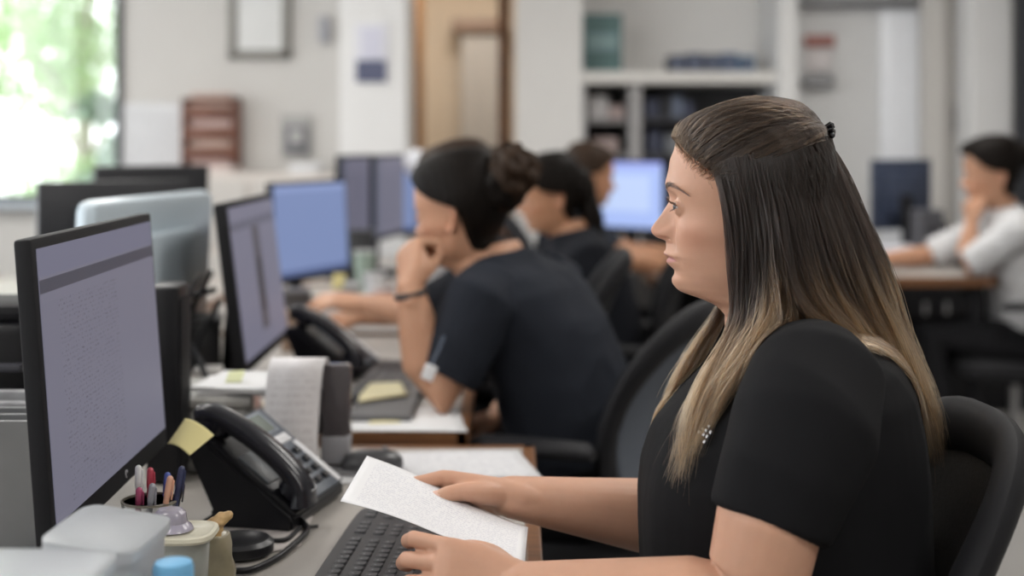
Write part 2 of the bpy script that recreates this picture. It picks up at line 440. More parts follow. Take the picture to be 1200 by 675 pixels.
def hair_cap(parent, fr, m, t=.008, hairx=HAIRX, fn=None, ncol=200, dz=2., name='hair', ymax=345, extra=None):
    V3, A = head_np(ncol, dz, False, hairx, t, cap_fn=fn)
    keep = A['Y'][:, 0] < ymax
    V3 = V3[keep]; R, C = V3.shape[:2]
    W = fr.arr(V3.reshape(-1, 3)); f = [tuple(int(x) for x in q) for q in grid_faces(R, C)]
    f.append(tuple(range(0, C))); f.append(tuple(range((R-1)*C, R*C)))
    verts = [tuple(x) for x in W]
    if extra:
        for (vs, fs) in extra:
            off = len(verts); verts.extend(vs); f.extend(tuple(x+off for x in q) for q in fs)
    me = bpy.data.meshes.new(name); me.from_pydata(verts, [], f); me.update()
    bm = bmesh.new(); bm.from_mesh(me); bmesh.ops.recalc_face_normals(bm, faces=bm.faces[:]); bm.to_mesh(me); bm.free()
    return link(name, me, m, parent)

def blob(fr, c, r, seed=0, amp=.12, n=36, R=24, freq=6.):
    """lumpy rounded mass of hair in head coordinates, r = (rf, rl, rz)"""
    vs = []
    for j in range(R+1):
        th = math.pi*(j+.02)/(R+.04)
        for i in range(n):
            p = 2*math.pi*i/n; d = V((math.sin(th)*math.cos(p), math.sin(th)*math.sin(p), math.cos(th)))
            k = 1+amp*mnoise.noise(d*freq*.35+V((seed*9.1, 0, 0)))*2+amp*.5*math.sin(9*p+6*d.z+seed)
            vs.append(tuple(fr.w(c[0]+d.x*r[0]*k, c[1]+d.y*r[1]*k, c[2]+d.z*r[2]*k)))
    fs = [tuple(int(x) for x in q) for q in grid_faces(R+1, n)]
    fs.append(tuple(range(n))); fs.append(tuple(range(R*n, (R+1)*n)))
    return vs, fs

# ------------------------------------------------------------------ hands
FING = [(.041, .024, .020), (.045, .028, .021), (.042, .026, .020), (.033, .019, .018)]
def hand(bm, wrist, d, back, thumb_side, curls, spread=(.10, .03, -.04, -.12), k=1., thumb=None, rw=(.027, .019), plam=.088):
    """d: wrist->knuckles; back: out of the back of the hand; thumb_side: +1/-1 side sign; curls: 4 tuples (mcp,pip,dip)"""
    w = V(wrist); d = V(d).normalized(); b = V(back); b = (b-d*b.dot(d)).normalized(); s = d.cross(b)*thumb_side
    q = lambda x, y, z: w+(d*x+s*y+b*z)*k
    loft(bm, [(q(-.04, 0, 0), s*rw[0]*k*.65, b*rw[1]*k*.65, 2.1), (q(-.02, 0, 0), s*rw[0]*k*.90, b*rw[1]*k*.93, 2.1), (q(.0, 0, 0), s*rw[0]*k, b*rw[1]*k*.97, 2.2), (q(.02, .001, 0), s*.032*k, b*.0175*k, 2.4), (q(.045, .001, -.001), s*.0375*k, b*.0158*k, 2.6), (q(plam-.012, 0, 0), s*.0395*k, b*.0135*k, 2.7), (q(plam+.004, 0, -.001), s*.037*k, b*.010*k, 2.6)], 20)
    tube(bm, [q(.012, .017, -.006), q(.034, .026, -.011), q(.056, .028, -.010)], [.014*k, .0165*k, .012*k])   # thenar
    tube(bm, [q(.01, -.017, -.006), q(.05, -.024, -.008)], [.0135*k, .0125*k])
    offs = (.0295, .0102, -.0098, -.0285); xs = (.083, .087, .083, .074); R0 = (.0092, .0094, .0088, .0078)
    tips = []
    for i in range(4):
        p = q(xs[i]*plam/.088, offs[i], 0); ang = 0; pts = [p-d*.02*k, p]; rr = [R0[i]*k*1.02, R0[i]*k*1.06]
        dd0 = (d+s*spread[i]).normalized()
        for j in range(3):
            ang += curls[i][j]; dr = dd0*math.cos(ang)-b*math.sin(ang)
            Ls = FING[i][j]*k
            pts += [p+dr*Ls*.5, p+dr*Ls]; r_ = R0[i]*k
            rr += [r_*(.97-.09*j), r_*((.99 if j < 2 else .72)-.08*j)]; p = p+dr*Ls
        tube(bm, pts, rr, 12); tips.append((p, dr))
    if thumb is None: thumb = [(.038, .036, -.014), (.066, .050, -.022), (.092, .052, -.026)]
    pts = [q(.012, .016, -.006)]+[q(*t) for t in thumb]
    tube(bm, catmull(pts, 4), list(np.interp(np.linspace(0, 1, 4*(len(pts)-1)+1), [0, .3, .65, .85, 1], [.0155*k, .0145*k, .0108*k, .0105*k, .0078*k])), 12)
    return q, tips

def fold_fn(amp, sc, seed, stretch=(1, 1, 1)):
    def f(co, no):
        d = np.zeros(len(co))
        for i, c in enumerate(co):
            p = V((c[0]*stretch[0], c[1]*stretch[1], c[2]*stretch[2]))*sc+V((seed, seed, 0))
            n = mnoise.noise(p); d[i] = amp*(1-abs(n)*2.2)+amp*.5*mnoise.noise(p*2.3)
        return d
    return f

def ringsT(pel, neck, F, prof, bulge=0.):
    """torso rings from the pelvis to the neck base. prof: (t, half width, half depth)"""
    pel, neck = V(pel), V(neck); F = V(F).normalized(); L = V((0, 0, 1)).cross(F).normalized(); U = (neck-pel).normalized(); Fd = L.cross(U).normalized()
    if Fd.dot(F) < 0: Fd = -Fd
    out = []
    for t, hw, hd in prof:
        c = pel.lerp(neck, t)-Fd*bulge*math.sin(math.pi*min(1, t))
        out.append((c, Fd*hd, L*hw, 2.35))
    return out, L, Fd, U
TORSO = [(0, .155, .105), (.1, .175, .12), (.3, .165, .12), (.5, .16, .118), (.65, .165, .118), (.8, .185, .108), (.88, .175, .092), (.94, .125, .075), (1.0, .068, .060), (1.05, .058, .054)]

def seated(name, label, F, pel, neck, head, skin, shirt, pants, hairf, arms, knees=None, pitch=0., yawF=None, hscale=1., group=None, voxel=.006, bulge=.02, sw=.17, shirtname='shirt', collar=1.03, sleeve=.75, girth=1., hroll=0., ag=1.):
    root = empty(name, label, 'person', (pel[0], pel[1], 0), 0, group)
    inv = Matrix.Translation((-pel[0], -pel[1], 0))
    rg, L, Fd, U = ringsT(pel, neck, F, [(t, w*girth, d*girth) for t, w, d in TORSO], bulge)
    pel, neck = V(pel), V(neck)
    body = bmesh.new(); cl = bmesh.new(); pt = bmesh.new()
    loft(body, [(c, a*.9, b*.9, e) for c, a, b, e in rg], 32)
    fr = Frame(head, yawF or F, pitch, hscale, hroll)
    tube(body, [neck-U*.05, fr.w(-.02, 0, -.13)], [.054*hscale, .052*hscale])
    rs = []
    for (c, a, b, e), (t, _, _) in zip(rg, TORSO):
        if t <= collar: rs.append((c, a*(1 if t < .97 else 1.12), b*(1 if t < .97 else 1.12), e))
    loft(cl, rs, 40)
    sh0 = neck.lerp(pel, .17)-Fd*bulge*.4
    for (side, elbow, wrist, hd) in arms:      # side +1 = her/his left
        sh = sh0+L*side*sw; elbow, wrist = V(elbow), V(wrist)
        tube(body, [sh, sh.lerp(elbow, .5), elbow, elbow.lerp(wrist, .3), elbow.lerp(wrist, .7), wrist], [.046*ag, .044*ag, .040*ag, .040*ag, .032*ag, .025*(1+(ag-1)*.5)], 16)
        if hd: hd(body, wrist)
        tube(cl, [sh0+L*side*sw*.75+U*.02, sh+U*.01, sh.lerp(elbow, sleeve*.6), sh.lerp(elbow, sleeve)], [.068, .066*ag**.6, .060*ag**.8, .057*ag**.8], 20, dome=False)
    if knees:
        for s_, kn, an in knees:
            hip = pel+L*s_*.09-V((0, 0, .02)); kn, an = V(kn), V(an)
            tube(body, [hip, kn, an], [.06, .045, .035], 12)
            tube(pt, [hip-Fd*.02, hip.lerp(kn, .5), kn, kn.lerp(an, .4), an], [.09, .08, .062, .058, .05], 16)
            sbm = bmesh.new(); fd = V((F[0], F[1], 0)).normalized()
            loft(sbm, [(an+fd*x+V((0, 0, -.06+zz)), L*wd, V((0, 0, 1))*ht, 2.4) for x, zz, wd, ht in ((-.06, .03, .025, .03), (-.03, .035, .036, .042), (.05, .025, .042, .032), (.12, .01, .042, .02), (.17, .005, .025, .012))], 16)
            sbm.transform(inv); frombm('shoe', sbm, mat('shoe_black', (.02, .02, .022), .5), root)
        loft(pt, [(c, a*1.03, b*1.03, e) for c, a, b, e in rg[:2]], 24)
    def tr(me): me.transform(inv); return me
    b = person_body('body', root, body, fr, skin, voxel, 160 if voxel > .004 else 320, 2. if voxel > .004 else 1.); tr(b.data)
    me = remeshed(cl, voxel, 5, fold_fn(.004, 9, len(label))); o = link(shirtname, tr(me), shirt, root)
    if knees:
        me = remeshed(pt, voxel, 5, fold_fn(.004, 9, 3)); link('trousers', tr(me), pants, root)
    for s_ in (1, -1):
        e = eye_obj(root, fr, s_); tr(e.data)
    for h in hairf(root, fr): tr(h.data)
    return root, fr, inv
# ------------------------------------------------------------------ hair strands
def hair_strand_mat(name, dark, light, rough=.32):
    m = bpy.data.materials.new(name); m.use_nodes = True; nt = m.node_tree; nt.nodes.clear()
    o = nt.nodes.new('ShaderNodeOutputMaterial'); h = nt.nodes.new('ShaderNodeBsdfHairPrincipled'); h.parametrization = 'COLOR'
    at = nt.nodes.new('ShaderNodeAttribute'); at.attribute_name = 'tint'
    mx = nt.nodes.new('ShaderNodeMix'); mx.data_type = 'RGBA'; mx.inputs[6].default_value = (*dark, 1); mx.inputs[7].default_value = (*light, 1)
    nt.links.new(at.outputs['Fac'], mx.inputs[0]); nt.links.new(mx.outputs[2], h.inputs['Color'])
    h.inputs['Roughness'].default_value = rough; h.inputs['Radial Roughness'].default_value = .45
    if 'Random Roughness' in h.inputs: h.inputs['Random Roughness'].default_value = .3
    nt.links.new(h.outputs[0], o.inputs[0]); MATS[name] = m
    return m
def hair_curves(name, strands, radii, tints, m, parent, inv=None):
    """strands: list of (n,3) arrays; radii/tints: list of (n,) arrays"""
    hc = bpy.data.hair_curves.new(name)
    hc.add_curves([len(s) for s in strands])
    pos = np.concatenate(strands).astype(np.float32)
    if inv is not None: pos = pos+np.array(inv.translation, dtype=np.float32)
    hc.attributes['position'].data.foreach_set('vector', pos.ravel())
    ra = hc.attributes.get('radius') or hc.attributes.new('radius', 'FLOAT', 'POINT'); ra.data.foreach_set('value', np.concatenate(radii).astype(np.float32))
    ti = hc.attributes.new('tint', 'FLOAT', 'POINT'); ti.data.foreach_set('value', np.concatenate(tints).astype(np.float32))
    o = bpy.data.objects.new(name, hc); COL.objects.link(o); hc.materials.append(m); o.parent = parent
    return o
def resample(pts, n):
    c = catmull(pts, 8); a = np.array(c); d = np.r_[0, np.cumsum(np.linalg.norm(np.diff(a, axis=0), axis=1))]; t = np.linspace(0, d[-1], n)
    return np.stack([np.interp(t, d, a[:, k]) for k in range(3)], 1)
def sheet_strands(guides, count, clumps, n=28, depth=.012, push=(), start=.4, light=(.2, 1.), spreadend=.006, wave=.004, lenr=(.8, 1.03), inward=V((0, 1, 0)), seed=1, keep_u=None, radius=.00034, dk=0):
    r = np.random.default_rng(seed); G = np.stack([resample(g, n) for g in guides]); m = len(guides)-1
    ts = np.linspace(0, 1, n)
    cu = r.random(clumps)*m; coff = r.normal(size=(clumps, 3))*np.array([.005, .008, .003]); cph = r.random((clumps, 3))*6.28; cl = r.random(clumps); cdep = r.random(clumps); clen = r.uniform(lenr[0], lenr[1], clumps)
    out, rad, tin = [], [], []
    def ev(u):
        i = min(int(u), m-1); f = u-i; return G[i]*(1-f)+G[i+1]*f
    for k in range(count):
        u = r.random()*m; c = int(np.argmin(abs(cu-u)+r.random(clumps)*.12*m/6)); pa = ev(u); pb = ev(cu[c])
        w = (ts**1.5*.85)[:, None]
        p = pa*(1-w)+pb*w
        dep = depth*(.35*cdep[c]+.65*r.random()); p = p+np.array(inward)*dep*np.clip(ts*4, 0, 1)[:, None]
        p = p+coff[c]*(ts**1.3)[:, None]
        for ax in range(3): p[:, ax] += wave*ts*np.sin(cph[c, ax]+ts*(6+4*cl[c]))*(1 if ax != 2 else .3)
        jit = r.normal(size=3)*spreadend*.33
        p = p+jit*(.3+.7*ts**.8)[:, None]
        p = p+np.stack([.0012*np.sin(ts*r.uniform(5, 22)+r.random()*6.3)*ts for _ in range(3)], 1)
        fly = r.random() < .05
        if fly: p = p+r.normal(size=3)*.011*(ts**1.5)[:, None]
        q = []
        for i_, x in enumerate(p):
            v = V(x)
            for (bv, dist, lo_i) in push:
                if i_ < lo_i: continue
                co, no, ix, ds = bv.find_nearest(v, .06)
                if co is not None:
                    sd = (v-co).dot(no)
                    dd = dist*(.4+1.2*((k*.618) % 1))
                    if sd < dd: v = v+no*(dd-sd)
            q.append(v)
        q = np.array(q)
        cut = clen[c]*r.uniform(.88, 1.03); nn = max(6, min(n, int(round(n*cut)))); q = q[:nn]
        tt = ts[:nn]
        out.append(q); rr = radius*np.interp(tt/tt[-1], [0, .75, 1], [1, .85, .2]); rad.append(rr)
        b = light[0]+(light[1]-light[0])*(.7*cl[c]**1.8+.3*r.random())
        st = start+.12*(r.random()-.5)+.12*(cl[c]-.5)
        tin.append(np.clip((tt-st)/.32, 0, 1)*b+dk)
    return out, rad, tin

# ------------------------------------------------------------------ the woman in front
S0 = 1600/1.62
skinA = skin_mat('skin_warm', (.56, .315, .215), (.46, .20, .18))
skinB = skin_mat('skin_tan', (.50, .27, .17), (.40, .16, .14))
skinC = skin_mat('skin_deep_tan', (.44, .225, .13), (.34, .14, .12))
def fabric(name, col, rough=.85): return mat(name, col, rough, 0, .12, 14, .25, 1500, sheen=.0, spec=.18)
scrub_black = fabric('scrub_black', (.0065, .0065, .0078))
scrub_navy = fabric('scrub_navy', (.017, .020, .028))
scrub_dark = fabric('scrub_dark', (.009, .010, .014))
shirt_white = fabric('shirt_white', (.55, .55, .56))
pants_black = fabric('pants_black', (.012, .012, .014))
hair_dark_m = mat('hair_dark', (.016, .011, .008), .5, 0, .5, 60, .3, 300, spec=.3)
hair_black_m = mat('hair_black', (.007, .005, .004), .55, 0, .5, 60, .4, 300, spec=.10)
hair_brown_m = mat('hair_brown', (.030, .017, .010), .52, 0, .6, 60, .4, 300, spec=.15)

def face_locator(fr):
    V3, A = head_np(320, 1.)
    fl = V3.reshape(-1, 3); f = A['front'].ravel()
    def q(l, z):
        d = (fl[:, 1]-l)**2+(fl[:, 2]-z)**2+(~f)*1.
        i = int(np.argmin(d-fl[:, 0]*1e-5)); return fl[i]
    return q
def brows_lashes(root, fr, inv, sides=(1, -1)):
    loc = face_locator(fr); r = np.random.default_rng(3)
    st, ra, ti = [], [], []
    for sg in sides:
        path = [(9, 221.5), (15, 219), (24, 216.5), (34, 216.5), (44, 219.5), (54, 226)]
        for k in range(330):
            t = r.random(); x = np.interp(t*5, range(6), [p[0] for p in path]); y = np.interp(t*5, range(6), [p[1] for p in path])
            w = np.interp(t, [0, .15, .6, 1], [2.8, 3.3, 2.4, .5]); y += r.uniform(-w, w)
            b = loc(sg*x*1e-3, (235-y)*K); L = r.uniform(.005, .009)
            a = V((.0006, 0, 0))+V(b)
            dl = V((-.35, sg*.75, .55-.9*t)).normalized()
            pts = [a, a+dl*L*.5+V((.0009, 0, 0)), a+dl*L+V((.0003, 0, 0))]
            st.append(np.array([fr.w(*p) for p in pts])); ra.append(np.array([.00016, .00014, .00005])); ti.append(np.zeros(3))
        E = V((EYE_C.x, EYE_C.y*sg, EYE_C.z))
        for k in range(130):
            az = r.uniform(-40, 60); xx = min(.995, (az+48)/106); arch = math.sin(math.pi*xx)**.7; up = 23*arch-3+4*xx; upper = k < 95
            el = up+1 if upper else (-17*arch-3+3*xx)-1
            ar, er = math.radians(az), math.radians(el); d = V((math.cos(er)*math.cos(ar), sg*math.cos(er)*math.sin(ar), math.sin(er)))
            L = (r.uniform(.007, .0105) if upper else r.uniform(.003, .005)); b = E+d*.0133
            o2 = V((d.x, d.y, 0)).normalized()
            u = V((0, 0, 1)) if upper else V((0, 0, -1))
            pts = [b, b+o2*L*.5+u*L*.05, b+o2*L*.85+u*L*.42]
            st.append(np.array([fr.w(*p) for p in pts])); ra.append(np.array([.00022, .00018, .00004])); ti.append(np.zeros(3))
    return hair_curves('eyebrows_and_lashes', st, ra, ti, MATS['strand_dark'], root, inv)

def front_woman():
    root = empty('person', 'woman with long dark hair fading to blonde, black scrub top, reading a sheet of paper', 'person', (.36, 1.62, 0))
    inv = Matrix.Translation((-.36, -1.62, 0))
    def tr(o): o.data.transform(inv); return o
    fr = Frame(P(880, 235, 1.62), (-.992, .12, 0), 0., 1.)
    def X(px): return (px-600)/S0
    def Z(py): return CAMZ-(py-YH)/S0
    def ring(y, x0, x1, hw, e=2.3, tilt=0.):
        a = (x1-x0)/2/S0; c = V((X((x0+x1)/2), 1.62, Z(y)))
        return (c, V((-a, 0, -tilt*a)), V((0, -hw, 0)), e)
    tors = [ring(790, 775, 1085, .19), ring(740, 768, 1090, .19), ring(680, 757, 1086, .185), ring(620, 753, 1084, .180), ring(580, 752, 1080, .183), ring(545, 757, 1077, .186), ring(500, 772, 1070, .187),
            ring(462, 792, 1060, .182, 2.2, .1), ring(436, 812, 1046, .162, 2.2, .16), ring(415, 828, 1024, .128, 2.1, .22), ring(400, 838, 1000, .096, 2.0, .30), ring(388, 846, 980, .076, 2., .38)]
    body = bmesh.new(); cl = bmesh.new(); pt = bmesh.new()
    loft(cl, tors, 48)
    loft(body, [(c-V((0, 0, .0)), a*.94, b*.94, e) for c, a, b, e in tors[:-3]]+[(c+V((.01, 0, 0)), a*.80, b*.85, e) for c, a, b, e in tors[-3:]], 40)
    # neck pillar and upper chest skin in the neckline
    tube(body, [P(905, 440, 1.62), P(903, 400, 1.62), P(896, 365, 1.62)], [.066, .054, .048], 24)
    # near (left) arm
    sh, m1, m2, hem, el = P(962, 445, 1.46), P(942, 505, 1.425), P(918, 560, 1.405), P(901, 612, 1.40), P(880, 712, 1.40)
    wr = P(606, 688, 1.47)
    f1, f2 = el.lerp(wr, .25), el.lerp(wr, .62)
    tube(body, [sh, m2, hem, el.lerp(hem, .45), el, f1, f2, wr], [.046, .052, .0545, .052, .0465, .047, .037, .0265], 28)
    tube(cl, [P(948, 428, 1.52), P(957, 449, 1.468), m1, m2, hem], [.052, .069, .0735, .067, .0605], 32, dome=False)
    hand(body, wr, (-.99, .03, .17), (.12, -.86, .42), 1, [(.35, .95, .5), (.55, .9, .45), (.62, .95, .5), (.66, 1., .5)], k=1.0,
         thumb=[(.036, .030, -.018), (.062, .036, -.038), (.088, .026, -.054)], rw=(.0285, .0225))
    # far (right) arm
    sh2, el2, wr2 = P(958, 430, 1.78), P(812, 612, 1.80), P(596, 582, 1.735)
    tube(body, [sh2, sh2.lerp(el2, .5), el2, el2.lerp(wr2, .28), el2.lerp(wr2, .66), wr2], [.054, .052, .046, .0475, .036, .0262], 28)
    hm2 = sh2.lerp(el2, .62)
    tube(cl, [P(950, 408, 1.74), P(955, 434, 1.775), sh2.lerp(el2, .3), hm2], [.058, .07, .07, .063], 28, dome=False)
    q2, _ = hand(body, wr2, (-.985, .10, .12), (.03, .62, .78), -1, [(.42, .95, .5), (.34, 1.45, .9), (.28, 1.6, 1.0), (.25, 1.6, 1.0)], k=1.0,
         thumb=[(.032, .032, -.014), (.060, .045, -.024), (.086, .046, -.036)], rw=(.0285, .0205))
    # thighs, shins under the desk
    for s_, yy in ((1, 1.52), (-1, 1.72)):
        hip = V((.40, yy, .53)); kn = V((-.06, yy-.01*s_, .56)); an = V((-.02, yy, .10))
        tube(body, [hip, kn, an], [.07, .05, .035], 14); tube(pt, [hip+V((.04, 0, 0)), hip.lerp(kn, .5), kn, kn.lerp(an, .4), an], [.105, .09, .068, .062, .055], 18)
        sbm = bmesh.new()
        loft(sbm, [(an+V((-x, 0, -.06+zz)), V((0, wd, 0)), V((0, 0, ht)), 2.4) for x, zz, wd, ht in ((-.06, .01, .025, .03), (-.03, .012, .036, .05), (.05, .0, .042, .04), (.12, -.012, .042, .025), (.17, -.02, .025, .015))], 16)
        sbm.transform(inv); frombm('shoe', sbm, mat('shoe_black', (.02, .02, .022), .5), root)
    loft(pt, [(c, a, b, e) for c, a, b, e in [ring(800, 790, 1080, .195), ring(740, 785, 1080, .188)]], 24)
    b = person_body('body', root, body, fr, skinA, .0024, 320, 1.); tr(b)
    fold = fold_fn(.0055, 7, 3.7, (1, 1, .5))
    me = remeshed(cl, .0045, 6, fold)
    shirt = link('scrub_top', me, scrub_black, root)
    bvS = BVHTree.FromPolygons([v.co.copy() for v in me.vertices], [tuple(p.vertices) for p in me.polygons])
    tr(shirt)
    tr(link('trousers', remeshed(pt, .008, 4), pants_black, root))
    for s_ in (1, -1): tr(eye_obj(root, fr, s_, (.07, .072, .08), .22))
    cap = hair_cap(root, fr, hair_dark_m, .0040, ncol=240, dz=1.5, name='scalp_hair', ymax=336, fn=lambda f, l, z: -.0014*np.clip(z/.08, 0, 1)-.0010*np.clip((f-.02)/.06, 0, 1)*np.clip(z/.05, 0, 1)+.0006*np.sin(l*900+f*60))
    bvH = BVHTree.FromPolygons([v.co.copy() for v in cap.data.vertices], [tuple(p.vertices) for p in cap.data.polygons])
    tr(cap)
    def g(lst): return [tuple(P(x, y, 1.62-l/1000)) for x, y, l in lst]
    A = [g(x) for x in ([(836, 194, 68), (846, 230, 78), (852, 262, 80), (856, 300, 76), (860, 340, 72), (860, 370, 72), (850, 400, 84), (828, 440, 100), (806, 485, 112), (797, 530, 114), (799, 566, 112)],
                        [(857, 186, 80), (870, 240, 86), (876, 290, 87), (876, 335, 82), (873, 375, 84), (854, 415, 100), (828, 465, 116), (812, 520, 120), (804, 568, 118)],
                        [(884, 180, 83), (898, 240, 87), (902, 290, 92), (899, 335, 92), (890, 375, 96), (872, 412, 110), (848, 458, 124), (830, 508, 128), (818, 558, 124)])]
    B = [g(x) for x in ([(896, 176, 82), (914, 240, 87), (922, 290, 88), (932, 335, 90), (952, 370, 92), (985, 398, 86), (1018, 432, 76), (1048, 482, 66), (1064, 525, 60)],
                        [(916, 170, 76), (938, 232, 79), (953, 295, 80), (970, 345, 76), (1000, 388, 68), (1032, 435, 58), (1060, 488, 50), (1078, 525, 46)],
                        [(938, 162, 64), (963, 222, 58), (986, 285, 60), (1008, 342, 55), (1036, 398, 45), (1060, 448, 38), (1080, 498, 32), (1090, 540, 28)],
                        [(958, 162, 38), (984, 208, 34), (1008, 265, 34), (1032, 328, 28), (1055, 388, 20), (1075, 443, 12), (1090, 498, 6), (1096, 545, 0)],
                        [(966, 160, 0), (992, 205, 0), (1017, 265, -2), (1041, 328, -6), (1062, 392, -10), (1081, 452, -16), (1093, 508, -20), (1097, 540, -22)],
                        [(960, 163, -34), (983, 215, -48), (1003, 280, -52), (1025, 345, -55), (1048, 410, -60), (1068, 470, -64), (1078, 530, -66)],
                        [(925, 182, -60), (940, 240, -78), (950, 300, -82), (965, 360, -85), (990, 410, -88), (1010, 470, -90)])]
    Cc = [g(x) for x in ([(845, 215, -64), (850, 270, -76), (850, 320, -76), (838, 365, -78), (812, 402, -84), (789, 442, -92), (773, 490, -98), (763, 530, -98)],
                         [(880, 200, -70), (872, 280, -84), (858, 335, -84), (842, 375, -90), (818, 418, -98), (797, 468, -106), (784, 530, -106)])]
    Dg = [g(x) for x in ([(874, 184, 83), (886, 240, 87), (892, 290, 92), (894, 335, 92), (886, 375, 98), (866, 412, 110), (842, 455, 122), (826, 500, 126)],
                         [(890, 180, 83), (903, 240, 88), (910, 290, 94), (914, 335, 96), (914, 368, 100), (900, 398, 108), (880, 422, 116), (858, 452, 124)],
                         [(902, 178, 82), (915, 240, 87), (924, 290, 94), (934, 335, 96), (950, 368, 100), (978, 388, 90), (1010, 416, 80), (1040, 456, 70), (1062, 500, 62)])]
    st, ra, ti = [], [], []
    def add(x):
        st.extend(x[0]); ra.extend(x[1]); ti.extend(x[2])
    pH, pS = (bvH, .004, 0), (bvS, .004, 8)
    add(sheet_strands(A, 1350, 44, depth=.010, push=(pH, pS), start=.46, light=(.0, 1.05), seed=11, wave=.008, spreadend=.010, lenr=(.84, 1.02), dk=.0))
    add(sheet_strands(Dg, 1600, 44, depth=.010, push=(pH, pS), start=.40, light=(.0, 1.0), seed=21, wave=.008, spreadend=.010, lenr=(.9, 1.02), dk=.0))
    add(sheet_strands(B, 5600, 130, depth=.012, push=(pH, pS), start=.33, light=(.05, 1.0), seed=12, wave=.007, spreadend=.012, lenr=(.86, 1.02), inward=V((0, .6, 0))))
    add(sheet_strands(B[1:], 2600, 700, depth=.006, push=(pH,), start=.45, light=(.0, .6), seed=32, wave=.002, lenr=(.45, .7), inward=V((0, .6, 0)), spreadend=.003))
    add(sheet_strands(Cc, 1000, 26, depth=.010, push=(pH, pS), start=.42, light=(.4, 1.), seed=13, inward=V((0, -1, 0))))
    # top layer combed back to the clip
    r = np.random.default_rng(5); c0 = V((-.005, 0, .03)); clip = V(((880-966)*K, .006, (235-158)*K))
    hl = [(0, 800, 166), (14, 801, 167), (28, 804, 172), (42, 812, 182), (55, 822, 194), (63, 834, 203), (66, 850, 205), (67, 872, 200), (64, 900, 190)]
    for k in range(4600):
        sg = 1 if r.random() < .62 else -1
        h = r.random()*8; i = min(int(h), 7); f = h-i; l, x, y = [hl[i][j]*(1-f)+hl[i+1][j]*f for j in range(3)]
        root_ = V(((880-x)*K, sg*l*1e-3, (235-y)*K))
        end = clip+V((r.normal()*.003, r.normal()*.008+sg*.006, r.normal()*.004))
        s0 = r.random()**2*.75                      # some start further up the scalp
        d0 = (root_-c0).normalized(); d1 = (end-c0).normalized(); om = math.acos(max(-1, min(1, d0.dot(d1)))); lev = r.random()
        cl_ = int(r.random()*1)+int(h*7); ph = (cl_*2.399) % 6.28
        pts = []; n = 24
        for q in range(n):
            t = s0+(1-s0)*q/(n-1); d = (d0*math.sin((1-t)*om)+d1*math.sin(t*om))/math.sin(om)
            d = d+V((0, 0, 1))*.03*math.sin(math.pi*t)*(1-abs(l)/90); d.normalize()
            o = fr.w(*c0); dw = (fr.w(*(c0+d))-o).normalized()
            hit = bvH.ray_cast(o+dw*.3, -dw, .35)
            base = (hit[0]-o).length if hit[0] is not None else .09
            off = .0004+.0036*lev*max(0, math.sin(math.pi*t))**1.1+.0022*math.sin(ph+t*2.5)*math.sin(math.pi*t)
            if i >= 5: off += .0035*math.sin(math.pi*t)
            pts.append(np.array(o+dw*(base+off)))
        pts = np.array(pts); st.append(pts); ra.append(.00030*np.interp(np.linspace(0, 1, n), [0, .1, .9, 1], [.5, 1, 1, .6]))
        warm = (.16 if r.random() < .08 else .015)*((cl_*.618) % 1)+(.025 if (cl_*.618) % 1 > .8 else 0); ti.append(np.full(n, warm)*np.interp(np.linspace(0, 1, n), [0, .3, .7, 1], [.6, 1, 1, .6]))
    # front roots lie flat and fine over the hairline
    # short baby hairs at the temple
    for k in range(900):
        sg = 1 if k % 2 else -1; f = r.random(); i = 1+int(r.random()*5); l, x, y = [hl[i][j]*(1-f)+hl[i+1][j]*f for j in range(3)]
        p = V(((880-x)*K+r.uniform(.0, .009), sg*l*1e-3, (235-y)*K-r.uniform(-.002, .006))); o = fr.w(*c0); L = r.uniform(.010, .022); pts = []
        dd = V((-.8, sg*r.uniform(-.1, .4), r.uniform(.1, .9))).normalized() if r.random() < .97 else V((-.3, 0, -.5))
        for q in range(8):
            v = p+dd*L*q/7; dw = (fr.w(*v)-o).normalized(); hit = bvH.ray_cast(o+dw*.3, -dw, .35); b_ = (hit[0]-o).length if hit[0] is not None else .09
            pts.append(np.array(o+dw*(b_+.0048+.0022*q/7)))
        st.append(np.array(pts)); ra.append(np.linspace(.00008, .00016, 8)); ti.append(np.full(8, .05))
    hs = hair_strand_mat('strand_blonde_fade', (.010, .0058, .0042), (.40, .235, .115))
    hair_strand_mat('strand_dark', (.018, .011, .008), (.1, .07, .05))
    hair_curves('hair', st, ra, ti, hs, root, inv)
    brows_lashes(root, fr, inv)
    # claw clip
    bm = bmesh.new(); cp = V(((880-961)*K, .010, (235-158)*K))
    for j in range(5):
        a = -1.1+j*.55
        tube(bm, [fr.w(cp.x-.002, cp.y+.016*math.sin(a)-.004, cp.z+.008*math.cos(a)), fr.w(cp.x-.010, cp.y+.020*math.sin(a), cp.z+.013*math.cos(a)), fr.w(cp.x-.012, cp.y+.014*math.sin(a), cp.z+.020*math.cos(a)-.008)], [.0022, .003, .0018], 8)
    tube(bm, [fr.w(cp.x-.009, cp.y-.02, cp.z), fr.w(cp.x-.012, cp.y, cp.z+.004), fr.w(cp.x-.009, cp.y+.02, cp.z-.001)], .0036, 10)
    bm.transform(inv); frombm('hair_clip', bm, mat('clip_black', (.012, .012, .016), .25), root)
    # thumb nail of the far hand
    tp, td = q2(.086, .046, -.036), (q2(.086, .046, -.036)-q2(.060, .045, -.024)).normalized(); nn = V((0, -.55, .83)); nn = (nn-td*nn.dot(td)).normalized(); sd = td.cross(nn); bm = bmesh.new()
    loft(bm, [(tp-td*.003+nn*(.0072+h), td*.0068*k_, sd*.0052*k_, 2.6) for h, k_ in ((-.002, 1.), (.0, 1.), (.0009, .8), (.0012, .3))], 24)
    bm.transform(inv); tag(frombm('fingernail', bm, mat('nail_pale', (.70, .46, .38), .22), root), 'pale thumbnail')
    # jewelled pin
    bm = bmesh.new()
